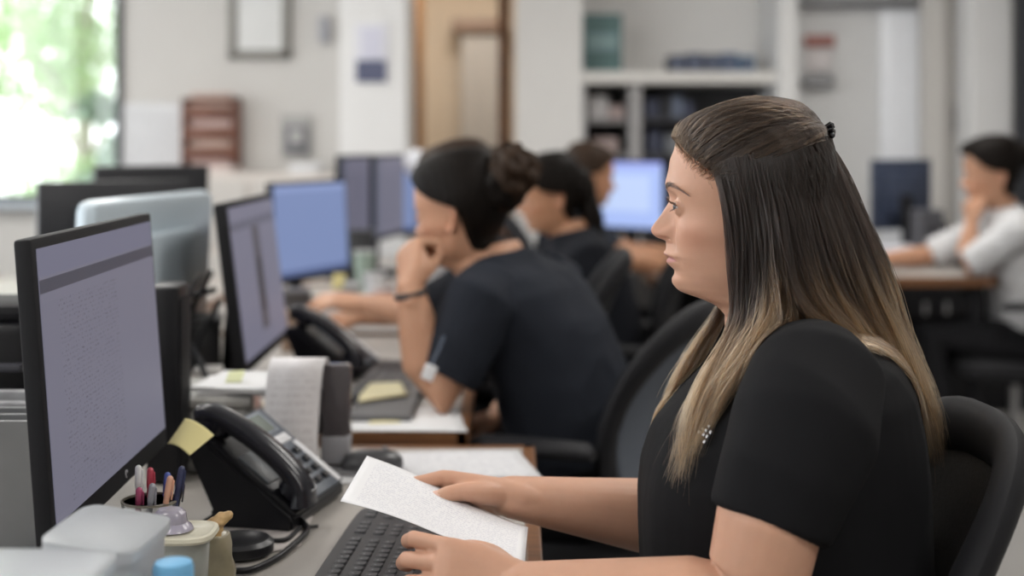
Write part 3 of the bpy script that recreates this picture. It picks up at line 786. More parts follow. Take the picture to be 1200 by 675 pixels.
    for j, (x, y) in enumerate(((826, 504), (829, 499), (823, 509), (831, 506), (818, 506), (822, 502), (824, 517), (827, 511))):
        p = P(x, y, 1.5); co, no, ix, ds = bvS.find_nearest(p)
        hit = bvS.ray_cast(V((0, 0, CAMZ)), (p-V((0, 0, CAMZ))).normalized()); co = hit[0] if hit[0] is not None else co
        bmesh.ops.create_icosphere(bm, subdivisions=1, radius=.0026, matrix=Matrix.Translation(co-V((0, .012, -.002))))
    bm.transform(inv); tag(frombm('badge_pin', bm, mat('pin_silver', (.85, .87, .92), .12, .9), root), 'small sparkling silver pin')
    return root, fr, wr, wr2
FRONT = front_woman()
# ------------------------------------------------------------------ room shell
carpet = mat('carpet_grey', (.30, .29, .28), .95, 0, .2, 120, .4, 600)
wallp = mat('wall_warm_grey', (.56, .54, .515), .8, 0, .04, 5, .1, 300)
wallw = mat('wall_white', (.74, .735, .73), .75, 0, .03, 5, .08, 300)
wallb = mat('wall_beige', (.58, .49, .38), .8, 0, .05, 5)
ceilm = mat('ceiling_white', (.78, .78, .77), .9, 0, .04, 40)
darkfr = mat('frame_dark_metal', (.035, .04, .045), .45)
woodbr = wood('wood_brown', (.20, .085, .03), (.11, .045, .018))
woodor = wood('wood_orange', (.24, .12, .038), (.17, .08, .028), 5, (8, 8, 1))
def struct(name, bm, m, smooth=False):
    o = frombm(name, bm, m, None, smooth); o['kind'] = 'structure'; return o
WL, WR, YN, YB, HC = -3.5, 4.2, -1.8, 7.0, 2.7
struct('floor', bx(WL-.1, WR+.1, YN-.1, 11, -.08, 0, 0), carpet)
struct('ceiling', bx(WL-.1, WR+.1, YN-.1, 11, HC, HC+.1, 0), ceilm)
def Xp(px, D): return (px-600)*D/1600
def Zp(py, D): return CAMZ-(py-165)*D/1600
# back wall in three stretches with the window opening and the passage opening
wx1 = Xp(137, YB); wz0 = Zp(236, YB)
bm = bx(WL, -2.95, YB, YB+.15, 0, HC, 0); bx(-2.95, wx1, YB, YB+.15, 0, wz0, 0, bm); bx(-2.95, wx1, YB, YB+.15, 2.45, HC, 0, bm); bx(wx1, Xp(398, YB), YB, YB+.15, 0, HC, 0, bm)
struct('wall_back', bm, wallp)
struct('wall_pillar', bx(Xp(398, 6.55), Xp(476, 6.55), 6.55, 7.15, 0, HC, .004), wallw)
bm = bx(Xp(604, YB), Xp(936, YB), YB+.45, YB+.6, 0, HC, 0); bx(Xp(604, YB), Xp(682, YB), YB, YB+.5, 0, HC, 0, bm)
struct('wall_back_middle', bm, mat('wall_pale', (.78, .765, .745), .8, 0, .04, 5))
bm = bx(Xp(1083, YB), WR, YB, YB+.15, 0, HC, 0); bx(Xp(934, YB), Xp(1083, YB), YB, YB+.15, Zp(6, YB)+.02, HC, 0, bm)
struct('wall_back_right', bm, wallp)
struct('wall_passage', bx(-1.2, .3, 9.6, 9.7, 0, HC, 0), wallb)
bm = bx(-1.15, -1.05, 7.15, 9.6, 0, HC, 0); struct('wall_passage_left', bm, wallb)
struct('wall_passage_right', bx(.12, .2, 7.6, 9.6, 0, HC, 0), wallb)
# left wall with three tall windows out of frame, right wall, near wall
bm = bx(WL-.12, WL, YN, YB, 0, .9, 0); bx(WL-.12, WL, YN, YB, 2.45, HC, 0, bm)
for y0, y1 in ((YN, -1.2), (.6, .8), (2.6, 2.8), (4.6, 4.8), (6.6, YB)): bx(WL-.12, WL, y0, y1, .9, 2.45, 0, bm)
struct('wall_left', bm, wallp)
struct('wall_right', bx(WR, WR+.12, YN, YB, 0, HC, 0), wallp)
struct('wall_near', bx(WL, WR, YN-.12, YN, 0, HC, 0), wallp)
glass = bpy.data.materials.new('window_glass'); glass.use_nodes = True; nt = glass.node_tree; nt.nodes.clear()
o_ = nt.nodes.new('ShaderNodeOutputMaterial'); t_ = nt.nodes.new('ShaderNodeBsdfTransparent'); g_ = nt.nodes.new('ShaderNodeBsdfGlossy'); g_.inputs['Roughness'].default_value = .02
mx_ = nt.nodes.new('ShaderNodeMixShader'); mx_.inputs[0].default_value = .06; nt.links.new(t_.outputs[0], mx_.inputs[1]); nt.links.new(g_.outputs[0], mx_.inputs[2]); nt.links.new(mx_.outputs[0], o_.inputs[0])
def window(n, x0, x1, z0, z1, y):
    bm = bx(x0, x0+.03, y, y+.1, z0, z1); bx(x1-.035, x1, y-.02, y+.12, z0, z1, .003, bm); bx(x0, x1, y, y+.1, z1-.05, z1, .003, bm); bx(x0, x1, y, y+.1, z0, z0+.03, .003, bm)
    o = struct(n, bm, darkfr); p = frombm('pane', bx(x0+.01, x1-.01, y+.045, y+.051, z0+.01, z1-.01, 0), glass, o, False)
    frombm('window_sill', bx(x0-.03, x1+.03, y-.08, y+.1, z0-.035, z0-.001, .006), mat('sill_grey', (.42, .46, .5), .5), o); return o
window('window_1', -2.95, wx1+.03, wz0, 2.45, YB)
# outside: pale paving and a tree
struct('ground_outside', bx(-14, 4, YB+.2, 30, -.3, -.2, 0), mat('paving_pale', (.85, .85, .86), .8))
def tree(name, label, x, y, h, cr, seed, col):
    root = empty(name, label, 'tree', (x, y, -.2)); r = random.Random(seed)
    bm = bmesh.new(); tube(bm, [(0, 0, 0), (.05, .02, h*.3), (.1, 0, h*.55), (.05, .05, h*.8)], [.09, .075, .055, .03], 10)
    for k in range(5):
        a = k*1.3; tube(bm, [(.06, 0, h*(.3+.08*k)), (.06+math.cos(a)*cr*.6, math.sin(a)*cr*.6, h*(.5+.09*k))], [.035, .015], 8)
    frombm('trunk', bm, mat('bark', (.45, .42, .36), .9), root)
    verts, faces = [], []
    cs = [V((r.uniform(-1, 1)*cr, r.uniform(-1, 1)*cr, h*r.uniform(.22, 1.0))) for _ in range(26)]
    for k in range(6500):
        c = cs[k % 26]; d = V((r.gauss(0, 1), r.gauss(0, 1), r.gauss(0, .8)))*cr*.23; p = c+d
        a = V((r.gauss(0, 1), r.gauss(0, 1), r.gauss(0, 1))).normalized(); b = a.orthogonal().normalized(); s = r.uniform(.03, .06); i = len(verts)
        verts += [tuple(p-a*s), tuple(p+b*s*.45), tuple(p+a*s), tuple(p-b*s*.45)]; faces.append((i, i+1, i+2, i+3))
    me = bpy.data.meshes.new('foliage'); me.from_pydata(verts, [], faces); link('foliage', me, mat(col[0], col[1], .5, 0, .35, 3), root, False)
tree('tree', 'leafy green tree seen through the window, tall crown at the left', -3.1, 9.6, 3.0, .75, 2, ('leaf_green', (.46, .64, .32)))
tree('shrub', 'darker green shrub outside, low by the right edge of the window', -2.30, 8.3, 1.75, .22, 5, ('leaf_dark', (.30, .46, .32)))
# passage: doors
struct('door_1', bx(Xp(476, 8.9), Xp(497, 8.9), 8.6, 8.9, 0, Zp(-60, 8.9), .004), woodor)
bm = bx(Xp(584, 7.4), Xp(598, 7.4), 7.3, 7.45, 0, 2.3, .004)
struct('trim_1', bm, woodbr)
struct('trim_2', bx(Xp(540, 9.4), Xp(586, 9.4), 9.4, 9.58, 0, 2.0, .004), mat('passage_grey', (.40, .38, .35), .7))
frombm('header', bx(Xp(540, 9.4)-.06, Xp(586, 9.4)+.04, 9.36, 9.6, Zp(38, 9.4), Zp(22, 9.4), .004), mat('header_brown', (.22, .15, .11), .6), bpy.data.objects['trim_2'])
struct('wall_header', bx(-.53, .03, 7.02, 7.14, 2.35, HC, 0), wallp)
# right side: glazed door and partition
o = struct('door_2', bx(Xp(930, 7.05), Xp(1082, 7.05), 7.06, 7.12, 0, Zp(7, 7.05), .004), mat('door_offwhite', (.66, .66, .66), .5))
frombm('frosted_panel', bx(Xp(1034, 7), Xp(1080, 7), 7.02, 7.05, .3, Zp(12, 7), .003), mat('frosted', (.82, .84, .88), .3), o)
frombm('door_frame', bx(Xp(936, 7), Xp(1083, 7), 6.96, 7.04, Zp(7, 7), Zp(-3, 7), .004), mat('frame_grey', (.22, .22, .23), .5), o)
struct('trim_3', bx(Xp(912, 6.9), Xp(934, 6.9), 6.88, 7.45, 0, HC, .006), wallw)
struct('trim_4', bx(Xp(1083, 6.9), Xp(1108, 6.9), 6.9, 7.0, 0, HC, .006), wallp)
struct('trim_5', bx(Xp(1140, 6.7), Xp(1186, 6.7), 6.7, 7.0, 0, HC, .006), wallw)
struct('door_3', bx(Xp(1188, 6.5), Xp(1260, 6.5), 6.45, 6.5, 0, 2.4, .006), mat('door_black', (.02, .022, .028), .5))
struct('baseboard_back', bx(wx1, Xp(398, YB), YB-.02, YB, 0, .1, .003), wallw)

# ceiling luminaires
for i, (x, y) in enumerate([(-1.6, .2), (1.4, .2), (-1.6, 2.6), (1.4, 2.6), (-1.6, 5.0), (1.4, 5.0)]):
    o = frombm('ceiling_light', bx(-.62, .62, -.32, .32, -.05, 0, .004), wallw); o.location = (x, y, HC); tag(o, 'white recessed office light panel in the ceiling', 'ceiling light', 'ceiling light panels')
    d = frombm('diffuser', bx(-.57, .57, -.27, .27, -.056, -.05, .001), emit_mat('diffuser_glow_%d' % i, (1, .97, .92), 6.) if not i else MATS['diffuser_glow_0'], o)
    l = bpy.data.lights.new('panel_light', 'AREA'); l.shape = 'RECTANGLE'; l.size = 1.1; l.size_y = .5; l.energy = LP; l.color = (1, .965, .92)
    lo = bpy.data.objects.new('panel_light', l); COL.objects.link(lo); lo.location = (x, y, HC-.075)
l = bpy.data.lights.new('passage_fill', 'AREA'); l.size = .8; l.energy = 30; l.color = (1, .95, .90); lo = bpy.data.objects.new('passage_fill', l); COL.objects.link(lo); lo.location = (-.45, 8.4, 2.6)  # added fill light without a fixture, only to brighten the passage

# ------------------------------------------------------------------ things on the back wall
def onwall(name, label, cat, x0, x1, y0, y1, D, th, m, group=None, bev=.004):
    o = frombm(name, bx(Xp(x0, D), Xp(x1, D), D-th, D, Zp(y1, D), Zp(y0, D), bev), m, None, False); return tag(o, label, cat, group)
paperm = textual('paper_plain_text', (.66, .66, .67), (.35, .35, .37), 30, 40, .1, .9, .08, .92, thr=.5, gloss=.7)
def wall_paper(label, x0, x1, y0, y1, D, m=paperm, name='paper_notice', cat='paper'):
    z0, z1 = Zp(y1, D), Zp(y0, D)
    o = sheet(name, [(Xp(x0, D), D, z0), (Xp(x1, D), D, z0), (Xp(x1, D), D, z1), (Xp(x0, D), D, z1)], m, None, lambda u, v: .004*math.sin(v*3)*u, .001)
    return tag(o, label, cat)
wall_paper('large white printed sheet on the wall just right of the window', 140, 215, 121, 200, YB-.008)
fr_ = empty('picture_frame', 'framed white picture high on the back wall above the wooden rack', 'picture', (Xp(305, YB), YB-.02, Zp(0, YB)))
ox, oz = Xp(305, YB), Zp(0, YB)
w2_, zt, zb = Xp(342, YB)-ox, Zp(-75, YB)-oz, Zp(70, YB)-oz
bm = bmesh.new()
for a in ((-w2_, w2_, zb, zb+.05), (-w2_, w2_, zt-.05, zt), (-w2_, -w2_+.05, zb, zt), (w2_-.05, w2_, zb, zt)): bx(a[0], a[1], -.01, .02, a[2], a[3], .012, bm)
frombm('frame', bm, mat('frame_pewter', (.21, .20, .18), .5), fr_)
frombm('print', bx(-w2_+.04, w2_-.04, .0, .012, zb+.04, zt-.04, 0), mat('print_white', (.62, .62, .61), .4, 0, .1, 6), fr_, False)
# wooden letter rack with four tiers
rk = empty('letter_rack', 'reddish brown wooden wall rack with four tiers of papers', 'letter rack', (Xp(251, YB), YB-.02, Zp(162, YB)))
hw, hh = (Xp(284, YB)-Xp(219, YB))/2, (Zp(116, YB)-Zp(209, YB))/2
bm = bx(-hw, hw, .0, .018, -hh, hh); bx(-hw, -hw+.02, -.09, .0, -hh, hh, .003, bm); bx(hw-.02, hw, -.09, .0, -hh, hh, .003, bm); bx(-hw, hw, -.09, 0, hh-.02, hh, .003, bm)
mahog = wood('wood_mahogany', (.17, .058, .030), (.10, .034, .018))
frombm('case', bm, mahog, rk)
for k in range(4):
    z = -hh+k*hh*.5
    frombm('tier', bx(-hw+.02, hw-.02, -.09, -.075, z, z+.055), mahog, rk)
for k in range(4):
    z = Zp(162, YB)-hh+k*hh*.5
    tag(frombm('paper_stack', bx(Xp(251, YB)-hw+.04, Xp(251, YB)+hw-.04, YB-.085, YB-.03, z+.02, z+.125, .003), mat('paper_pink%d' % (k % 2), [(.50, .36, .33), (.46, .33, .28)][k % 2], .8)),
        ['pinkish papers in the lowest tier of the wooden rack', 'papers in the second lowest tier of the wooden rack', 'papers in the second highest tier of the wooden rack', 'papers in the top tier of the wooden rack'][k], 'papers')
# framed photo and shelf-bracket box right of the rack
pf = empty('photo_frame', 'small dark photo in a pale mount hung low on the back wall by the corner', 'picture', (Xp(348, YB), YB-.02, Zp(160, YB)))
frombm('mount', bx(-.08, .08, .0, .016, -.11, .11), mat('mount_grey', (.36, .35, .34), .6), pf); frombm('photo', bx(-.062, .062, -.004, .002, -.09, .055, .001), mat('photo_dark', (.14, .14, .15), .4, 0, .6, 14), pf)
frombm('photo_pale_patch', bx(-.03, .03, -.006, -.003, -.03, .03, .001), mat('photo_pale', (.42, .41, .40), .5, 0, .3, 20), pf)  # paler block on the dark picture
onwall('switch_box', 'small grey wall box beside the corner at the top', 'wall box', 375, 386, 20, 50, YB, .05, mat('box_grey', (.32, .32, .35), .5))
# pillar notice
pn = empty('wall_calendar', 'white sheet with a dark blue lower half taped to the white pillar', 'calendar', (Xp(434, 6.5), 6.54, Zp(62, 6.55)))
frombm('sheet', bx(-.082, .082, 0, .004, -.14, .14, 0), mat('cal_white', (.70, .70, .75), .6), pn, False); frombm('dark_block', bx(-.072, .072, -.004, -.0005, -.14, -.035, 0), mat('cal_navy', (.09, .10, .17), .6), pn, False)
frombm('printed_block', bx(-.045, .05, -.004, -.0005, -.03, .12, 0), mat('cal_pale', (.60, .60, .70), .6), pn, False)

# ------------------------------------------------------------------ shelving unit
sy0, sy1 = 7.0, 7.44
su = empty('shelf_unit', 'built-in off-white shelf unit with open dark bays against the back wall', 'shelves', (Xp(800, 7), 7.2, 0))
def sub(name, x0, x1, y0, y1, z0, z1, m, parent, b=.004):
    L = parent.location; return frombm(name, bx(x0-L.x, x1-L.x, y0-L.y, y1-L.y, z0-L.z, z1-L.z, b), m, parent, False)
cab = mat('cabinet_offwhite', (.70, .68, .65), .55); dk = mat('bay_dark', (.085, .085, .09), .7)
X0, X1 = Xp(682, 7), Xp(914, 7); zs = Zp(84, 7)
sub('top_board', X0, X1, 6.96, sy1, Zp(98, 7), Zp(84, 7), cab, su)
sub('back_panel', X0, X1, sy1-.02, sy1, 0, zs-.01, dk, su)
for a, b in ((X0, X0+.02), (Xp(738, 7), Xp(752, 7)), (X1-.02, X1)): sub('divider', a, b, 7.0, sy1-.02, 0, Zp(98, 7), mat('divider_grey', (.36, .35, .35), .6), su)
for y in (140, 180, 225, 275): sub('shelf_left', X0+.02, Xp(738, 7), 7.02, sy1-.02, Zp(y, 7)-.02, Zp(y, 7), mat('shelf_midgrey', (.25, .24, .24), .6), su)  # left shelves in mid grey, darker than the top board
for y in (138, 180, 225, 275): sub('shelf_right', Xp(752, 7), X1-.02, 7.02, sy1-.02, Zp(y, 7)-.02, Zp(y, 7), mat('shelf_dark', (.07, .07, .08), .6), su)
# on the top board
o = empty('green_binder', 'dark green book standing alone on the top shelf board', 'book', (Xp(705, 7.2), 7.2, zs)); g1 = mat('binder_green', (.09, .17, .17), .5, 0, .4, 12)
sub('cover', Xp(683, 7.2), Xp(728, 7.2), 7.15, 7.155, zs, Zp(17, 7.2), g1, o, .001); sub('back_cover', Xp(683, 7.2), Xp(728, 7.2), 7.185, 7.19, zs, Zp(17, 7.2), g1, o, .001)
sub('pages', Xp(685, 7.2), Xp(726, 7.2), 7.155, 7.185, zs+.004, Zp(19, 7.2), mat('pages', (.6, .58, .52), .8), o, .001)
sub('title_band', Xp(687, 7.2), Xp(724, 7.2), 7.147, 7.151, Zp(60, 7.2), Zp(40, 7.2), mat('binder_teal', (.22, .33, .34), .5, 0, .3, 30), o, .001)
bcols = [((.012, .014, .03), 'black'), ((.02, .026, .06), 'navy'), ((.015, .015, .02), 'charcoal'), ((.03, .085, .19), 'mid blue'), ((.07, .17, .27), 'light blue')]
for k, (c, nm) in enumerate(bcols):
    a = 782+k*20; z1_ = Zp([66, 64, 65, 64, 67][k], 7.15)
    o = empty('binder', '%s %s lying in the row on the shelf top%s' % (nm, ['binder', 'binder', 'binder', 'binder', 'binder'][k], ['', '', '', '', ', last at the right'][k]), 'binder', (Xp(a+10, 7.15), 7.15, zs), 0, 'blue and black binders on the shelf top')
    sub('cover', Xp(a, 7.15), Xp(a+18.5, 7.15), 7.03, 7.27, zs, z1_, mat('binder_'+nm.replace(' ', '_'), c, .5), o); sub('page_block', Xp(a+2, 7.15), Xp(a+16, 7.15), 7.028, 7.25, zs+.01, z1_-.012, mat('pages_dim', (.12, .14, .2), .8), o, .001)
# contents of the bays
def stack(label, x0, x1, y0, y1, m, D=7.12, name='paper_stack', cat='papers'):
    o = frombm(name, bx(Xp(x0, D), Xp(x1, D), D, D+.24, Zp(y1, D), Zp(y0, D), .004), m, None, False); return tag(o, label, cat)
pw, pp, pd = mat('stack_white', (.62, .60, .60), .8, 0, .1, 50), mat('stack_pink', (.48, .38, .36), .8, 0, .15, 50), mat('folder_navy', (.07, .08, .13), .6)
stack('white paper stack in the top left bay of the shelf unit', 690, 712, 112, 139, pw); stack('pinkish paper stack in the top left bay beside white stack', 714, 732, 124, 139, pp)
stack('pink and white papers in the second left bay of the shelf unit', 694, 724, 162, 179, pp); stack('pale papers in the third left bay of the shelf unit', 700, 728, 198, 224, pw)
for k, (a, b, c) in enumerate(((756, 772, 116), (775, 786, 110), (788, 800, 112), (803, 812, 120))):
    stack(['dark navy folder box at left in the upper right bay', 'slim black folder second in the upper right bay', 'grey blue folder third in the upper right bay', 'short dark folder fourth in the upper right bay'][k], a, b, c, 137, [pd, mat('folder_black', (.03, .03, .035), .6), mat('folder_greyblue', (.16, .19, .26), .6), pd][k], name='folder', cat='folder')
stack('dark folder box in the second right bay of the shelf unit', 758, 776, 152, 179, pd, name='folder', cat='folder'); stack('grey folder box beside the dark one in the second right bay', 780, 796, 158, 179, mat('folder_grey', (.2, .21, .23), .6), name='folder', cat='folder')
# on the door
onwall('notice', 'red and grey notice strip on the off-white door', 'notice', 942, 978, 41, 55, 7.04, .01, mat('notice_red', (.36, .16, .14), .6, 0, .5, 20))
wall_paper('white sheet with faint red lines on the off-white door', 944, 976, 58, 84, 7.035, textual('paper_faint', (.68, .66, .66), (.5, .35, .35), 12, 20, .05, .95, .05, .95))
onwall('wall_pocket', 'grey wall pocket below the notices on the off-white door', 'wall pocket', 938, 976, 89, 102, 7.04, .05, mat('pocket_grey', (.25, .25, .26), .5))
ph = empty('wall_phone', 'grey wall telephone on the back wall near the right edge', 'telephone', (Xp(1127, 6.98), 6.96, Zp(138, 7)))
frombm('base', bx(-.04, .045, 0, .04, -.075, .07, .008), mat('wallphone_grey', (.25, .25, .27), .5), ph); frombm('handset', bx(-.035, -.01, -.025, 0, -.07, .065, .01), mat('wallphone_dark', (.12, .12, .14), .5), ph)
# ------------------------------------------------------------------ furniture
lam = mat('laminate_pale', (.37, .345, .32), .42, 0, .06, 4); blackp = mat('plastic_black', (.008, .008, .010), .36, 0, .1, 30, spec=.3); blackm = mat('plastic_matte', (.011, .011, .013), .6, 0, .1, 30, .1, 900, spec=.2)
greyp = mat('plastic_grey', (.22, .22, .23), .5); steel = mat('steel_grey', (.45, .45, .46), .35, .8)
def Mz(loc, rz): return Matrix.Translation(loc) @ Matrix.Rotation(rz, 4, 'Z')
def desk(label, x0, x1, y0, y1, h, group='desks of the left row', edge=woodbr):
    cx, cy = (x0+x1)/2, (y0+y1)/2; o = empty('desk', label, 'desk', (cx, cy, 0), 0, group); a, b = (x1-x0)/2, (y1-y0)/2
    frombm('desktop', bx(-a+.022, a-.022, -b+.022, b-.022, h-.03, h, .001), lam, o, False)
    bm = bx(-a, a, -b, -b+.022, h-.034, h+.0006, .003); bx(-a, a, b-.022, b, h-.034, h+.0006, .003, bm); bx(a-.022, a, -b, b, h-.034, h+.0006, .003, bm); bx(-a, -a+.022, -b, b, h-.034, h+.0006, .003, bm)
    frombm('edge_band', bm, edge, o, False)
    for sx in (-1, 1):
        for sy in (-1, 1):
            bm = bmesh.new(); tube(bm, [(sx*(a-.07), sy*(b-.06), .0), (sx*(a-.07), sy*(b-.06), h-.035)], .022, 14, False); frombm('leg', bm, blackm, o)
    frombm('modesty_panel', bx(-a+.05, -a+.07, -b+.05, b-.05, .25, h-.035), blackm, o, False)
    return o
desk('nearest desk of the left row, pale top with brown edge, under the keyboard and phone', -.98, .040, .9, 2.42, .74)
desk('second desk of the left row, where the woman with the hair bun sits', -.98, -.082, 2.52, 3.78, .742)
desk('third desk of the left row, behind the woman with the hair bun', -.98, -.11, 3.83, 5.1, .742)
desk('farthest desk of the left row, by the white pillar', -.98, -.13, 5.15, 6.35, .742)
desk('pale desk across from the nearest monitor at the left picture edge', -2.02, -1.0, .9, 2.42, .74, 'desks facing the left row')
desk('pale desk behind the grey-backed monitor, facing the left row', -2.02, -1.0, 2.47, 3.95, .74, 'desks facing the left row')
desk('pale desk under the dark monitor below the wall rack, facing the left row', -2.02, -1.0, 4.0, 5.4, .74, 'desks facing the left row')
dR = desk('long brown-edged desk at the right behind the long-haired woman', .50, 1.77, 4.95, 6.35, .785, None)
frombm('back_panel', bx(-.58, .58, .56, .58, .08, .75), blackm, dR, False)
frombm('cross_panel', bx(.05, .07, -.60, .56, .08, .75), blackm, dR, False)

def monitor(label, A, B, ztop, h, tilt, smat, back=blackm, deskz=.74, group=None, name='monitor', bez=.012, chin=.022, thick=.020, rounded=.004, logo=False, standm=blackm):
    A, B = V((A[0], A[1], 0)), V((B[0], B[1], 0)); w = (B-A).length/2; c = (A+B)/2; rz = math.atan2((B-A).y, (B-A).x)
    o = empty(name, label, 'monitor', (c.x, c.y, deskz), rz, group)
    zc = ztop-deskz-h/2; T = Matrix.Translation((0, 0, zc)) @ Matrix.Rotation(-tilt, 4, 'X')
    frombm('housing', bx(-w, w, 0, thick, -h/2, h/2, rounded, None, T), back, o, True)
    bm = bx(-w*.55, w*.55, thick-.002, thick+.028, -h*.3, h*.32, .02, None, T); frombm('back_cover', bm, back, o)
    z0, z1 = -h/2+chin, h/2-bez; x0, x1 = -w+bez, w-bez
    sheet('screen', [T@V((x0, -.0012, z0)), T@V((x1, -.0012, z0)), T@V((x1, -.0012, z1)), T@V((x0, -.0012, z1))], smat, o, None, .001, 1, 1)
    bm = bmesh.new(); loft(bm, [((0, thick+.045, .0), V((.035, 0, 0)), V((0, .012, 0)), 4), ((0, thick+.04, zc*.5), V((.03, 0, 0)), V((0, .011, 0)), 4), ((0, thick+.024, zc), V((.03, 0, 0)), V((0, .012, 0)), 4)], 20)
    frombm('stand_neck', bm, standm, o)
    bm = bmesh.new(); loft(bm, [((0, .04, 0), V((.125, 0, 0)), V((0, .09, 0)), 3.5), ((0, .04, .006), V((.125, 0, 0)), V((0, .09, 0)), 3.5), ((0, .04, .012), V((.115, 0, 0)), V((0, .082, 0)), 3.5)], 36); frombm('stand_base', bm, standm, o)
    if logo:
        bm = bmesh.new(); lathe(bm, [(.0052, 0), (.0052, .0008)], (0, 0, 0), 28); bm.transform(T@Matrix.Translation((logo, -.0002, -h/2+chin*.5))@Matrix.Rotation(math.pi/2, 4, 'X')); lg = frombm('logo_disc', bm, mat('logo_silver', (.75, .75, .78), .3, .5), o)
        f = bpy.data.curves.new('logo_letters', 'FONT'); f.body = 'hp'; f.size = .0085; f.align_x = 'CENTER'; f.align_y = 'CENTER'; f.extrude = .0002; f.shear = .3
        fo = bpy.data.objects.new('logo_letters', f); COL.objects.link(fo); me_ = bpy.data.meshes.new_from_object(fo.evaluated_get(bpy.context.evaluated_depsgraph_get())); bpy.data.objects.remove(fo); fo = link('logo_letters', me_, None, None, False); me_.materials.clear(); me_.materials.append(blackp); fo.parent = lg; fo.matrix_local = T@Matrix.Translation((logo, -.0014, -h/2+chin*.5))@Matrix.Rotation(math.pi/2, 4, 'X')
    return o
LAV = (.150, .147, .195)
scr1 = textual('screen_lavender_table', LAV, (.07, .066, .095), 56, 190, .02, .97, .03, .80, 1.0, thr=.58, gloss=.5, blocks=[(0, 1, .895, 1., (.14, .14, .20)), (0, 1, .835, .885, (.05, .05, .07)), (0, .12, .03, .80, (.145, .142, .19)), (.60, .98, .03, .80, (.150, .147, .195))])
scr2 = textual('screen_lavender_list', (.165, .162, .22), (.12, .12, .17), 50, 90, .05, .95, .05, .84, 1.0, thr=.58, gloss=.5, blocks=[(0, 1, .84, .9, (.11, .11, .15)), (.42, .58, .12, .84, (.075, .07, .085)), (.46, .56, .25, .62, (.03, .03, .04))])
scr3 = textual('screen_blue', (.225, .295, .53), (.2, .27, .48), 30, 60, .05, .95, .05, .8, .88, thr=.6, gloss=.5, blocks=[(0, 1, .93, 1, (.30, .38, .66)), (0, 1, 0, .06, (.10, .14, .30))])
scr4 = textual('screen_dim_violet', (.155, .15, .20), (.09, .09, .12), 30, 60, .2, .9, .1, .8, 1.0, thr=.52, gloss=.5, blocks=[(0, .12, 0, 1, (.09, .10, .14))])
scr5 = textual('screen_bright_blue', (.42, .55, .98), (.3, .42, .85), 24, 30, .05, .95, .05, .8, .95, thr=.6, gloss=.5, blocks=[(.15, .85, .25, .8, (.55, .68, 1.)), (0, 1, .92, 1, (.36, .42, .95))])
scroff = mat('screen_off', (.03, .032, .04), .2)
monitor('nearest monitor at the left, lavender screen with a table of small text', (-.500, 1.455), (-.513, 1.985), 1.176, .338, math.radians(4.2), scr1, chin=.027, logo=.035)
monitor('monitor with a lavender list on screen, facing the woman with the bun', (-.548, 2.71), (-.550, 3.24), 1.158, .345, math.radians(7), scr2, deskz=.742, thick=.026)
monitor('monitor with a plain blue screen, just behind the second lavender one', (-.745, 4.25), (-.565, 4.70), 1.150, .325, math.radians(3), scr3, deskz=.742)
monitor('dim violet monitor, left one of the close pair in front of the white pillar', (-.655, 5.20), (-.565, 5.62), 1.225, .34, 0, scr4, deskz=.742)
monitor('dim violet monitor, right one of the close pair in front of the white pillar', (-.535, 5.30), (-.455, 5.76), 1.225, .34, 0, scr4, deskz=.742)
monitor('blue-lit monitor at the end of the left row, half hidden by the hair bun head', (-.50, 6.0), (-.22, 6.25), 1.16, .30, 0, scr3, deskz=.742)
monitor('bright blue monitor on the right desk, in front of the face of the long-haired woman', (.33, 6.27), (.668, 5.98), 1.196, .325, 0, scr5, deskz=.785)
silver = mat('shell_silver_blue', (.50, .58, .64), .28, .1, .12, 3); 
monitor('monitor with a pale grey-blue back and rounded corners, behind the nearest monitor', (-.725, 3.08), (-.815, 2.50), 1.172, .40, math.radians(3), scroff, back=silver, thick=.05, rounded=.022, standm=greyp)
monitor('black monitor seen from behind at the left, below the window', (-.86, 3.62), (-1.18, 3.38), 1.178, .33, 0, scroff, back=mat('plastic_charcoal', (.026, .027, .031), .35, spec=.35))
monitor('wide black monitor seen from behind, below the wooden wall rack', (-.98, 4.36), (-1.27, 4.12), 1.205, .32, math.radians(4), scroff, back=mat('plastic_charcoal', (.026, .027, .031), .35, spec=.35))
monitor('dark navy monitor seen from behind on the right desk', (1.80, 5.9), (1.52, 5.8), 1.20, .30, 0, scroff, back=mat('plastic_navy', (.03, .04, .07), .4), deskz=.785)
sp_ = empty('desk_speaker', 'slim black desk speaker standing right behind the nearest monitor', 'speaker', (-.545, 2.18, .742)); frombm('body', bx(-.03, .022, -.04, .04, 0, .31, .008), blackp, sp_); frombm('grille', bx(.021, .025, -.032, .032, .02, .29, .002), blackm, sp_)

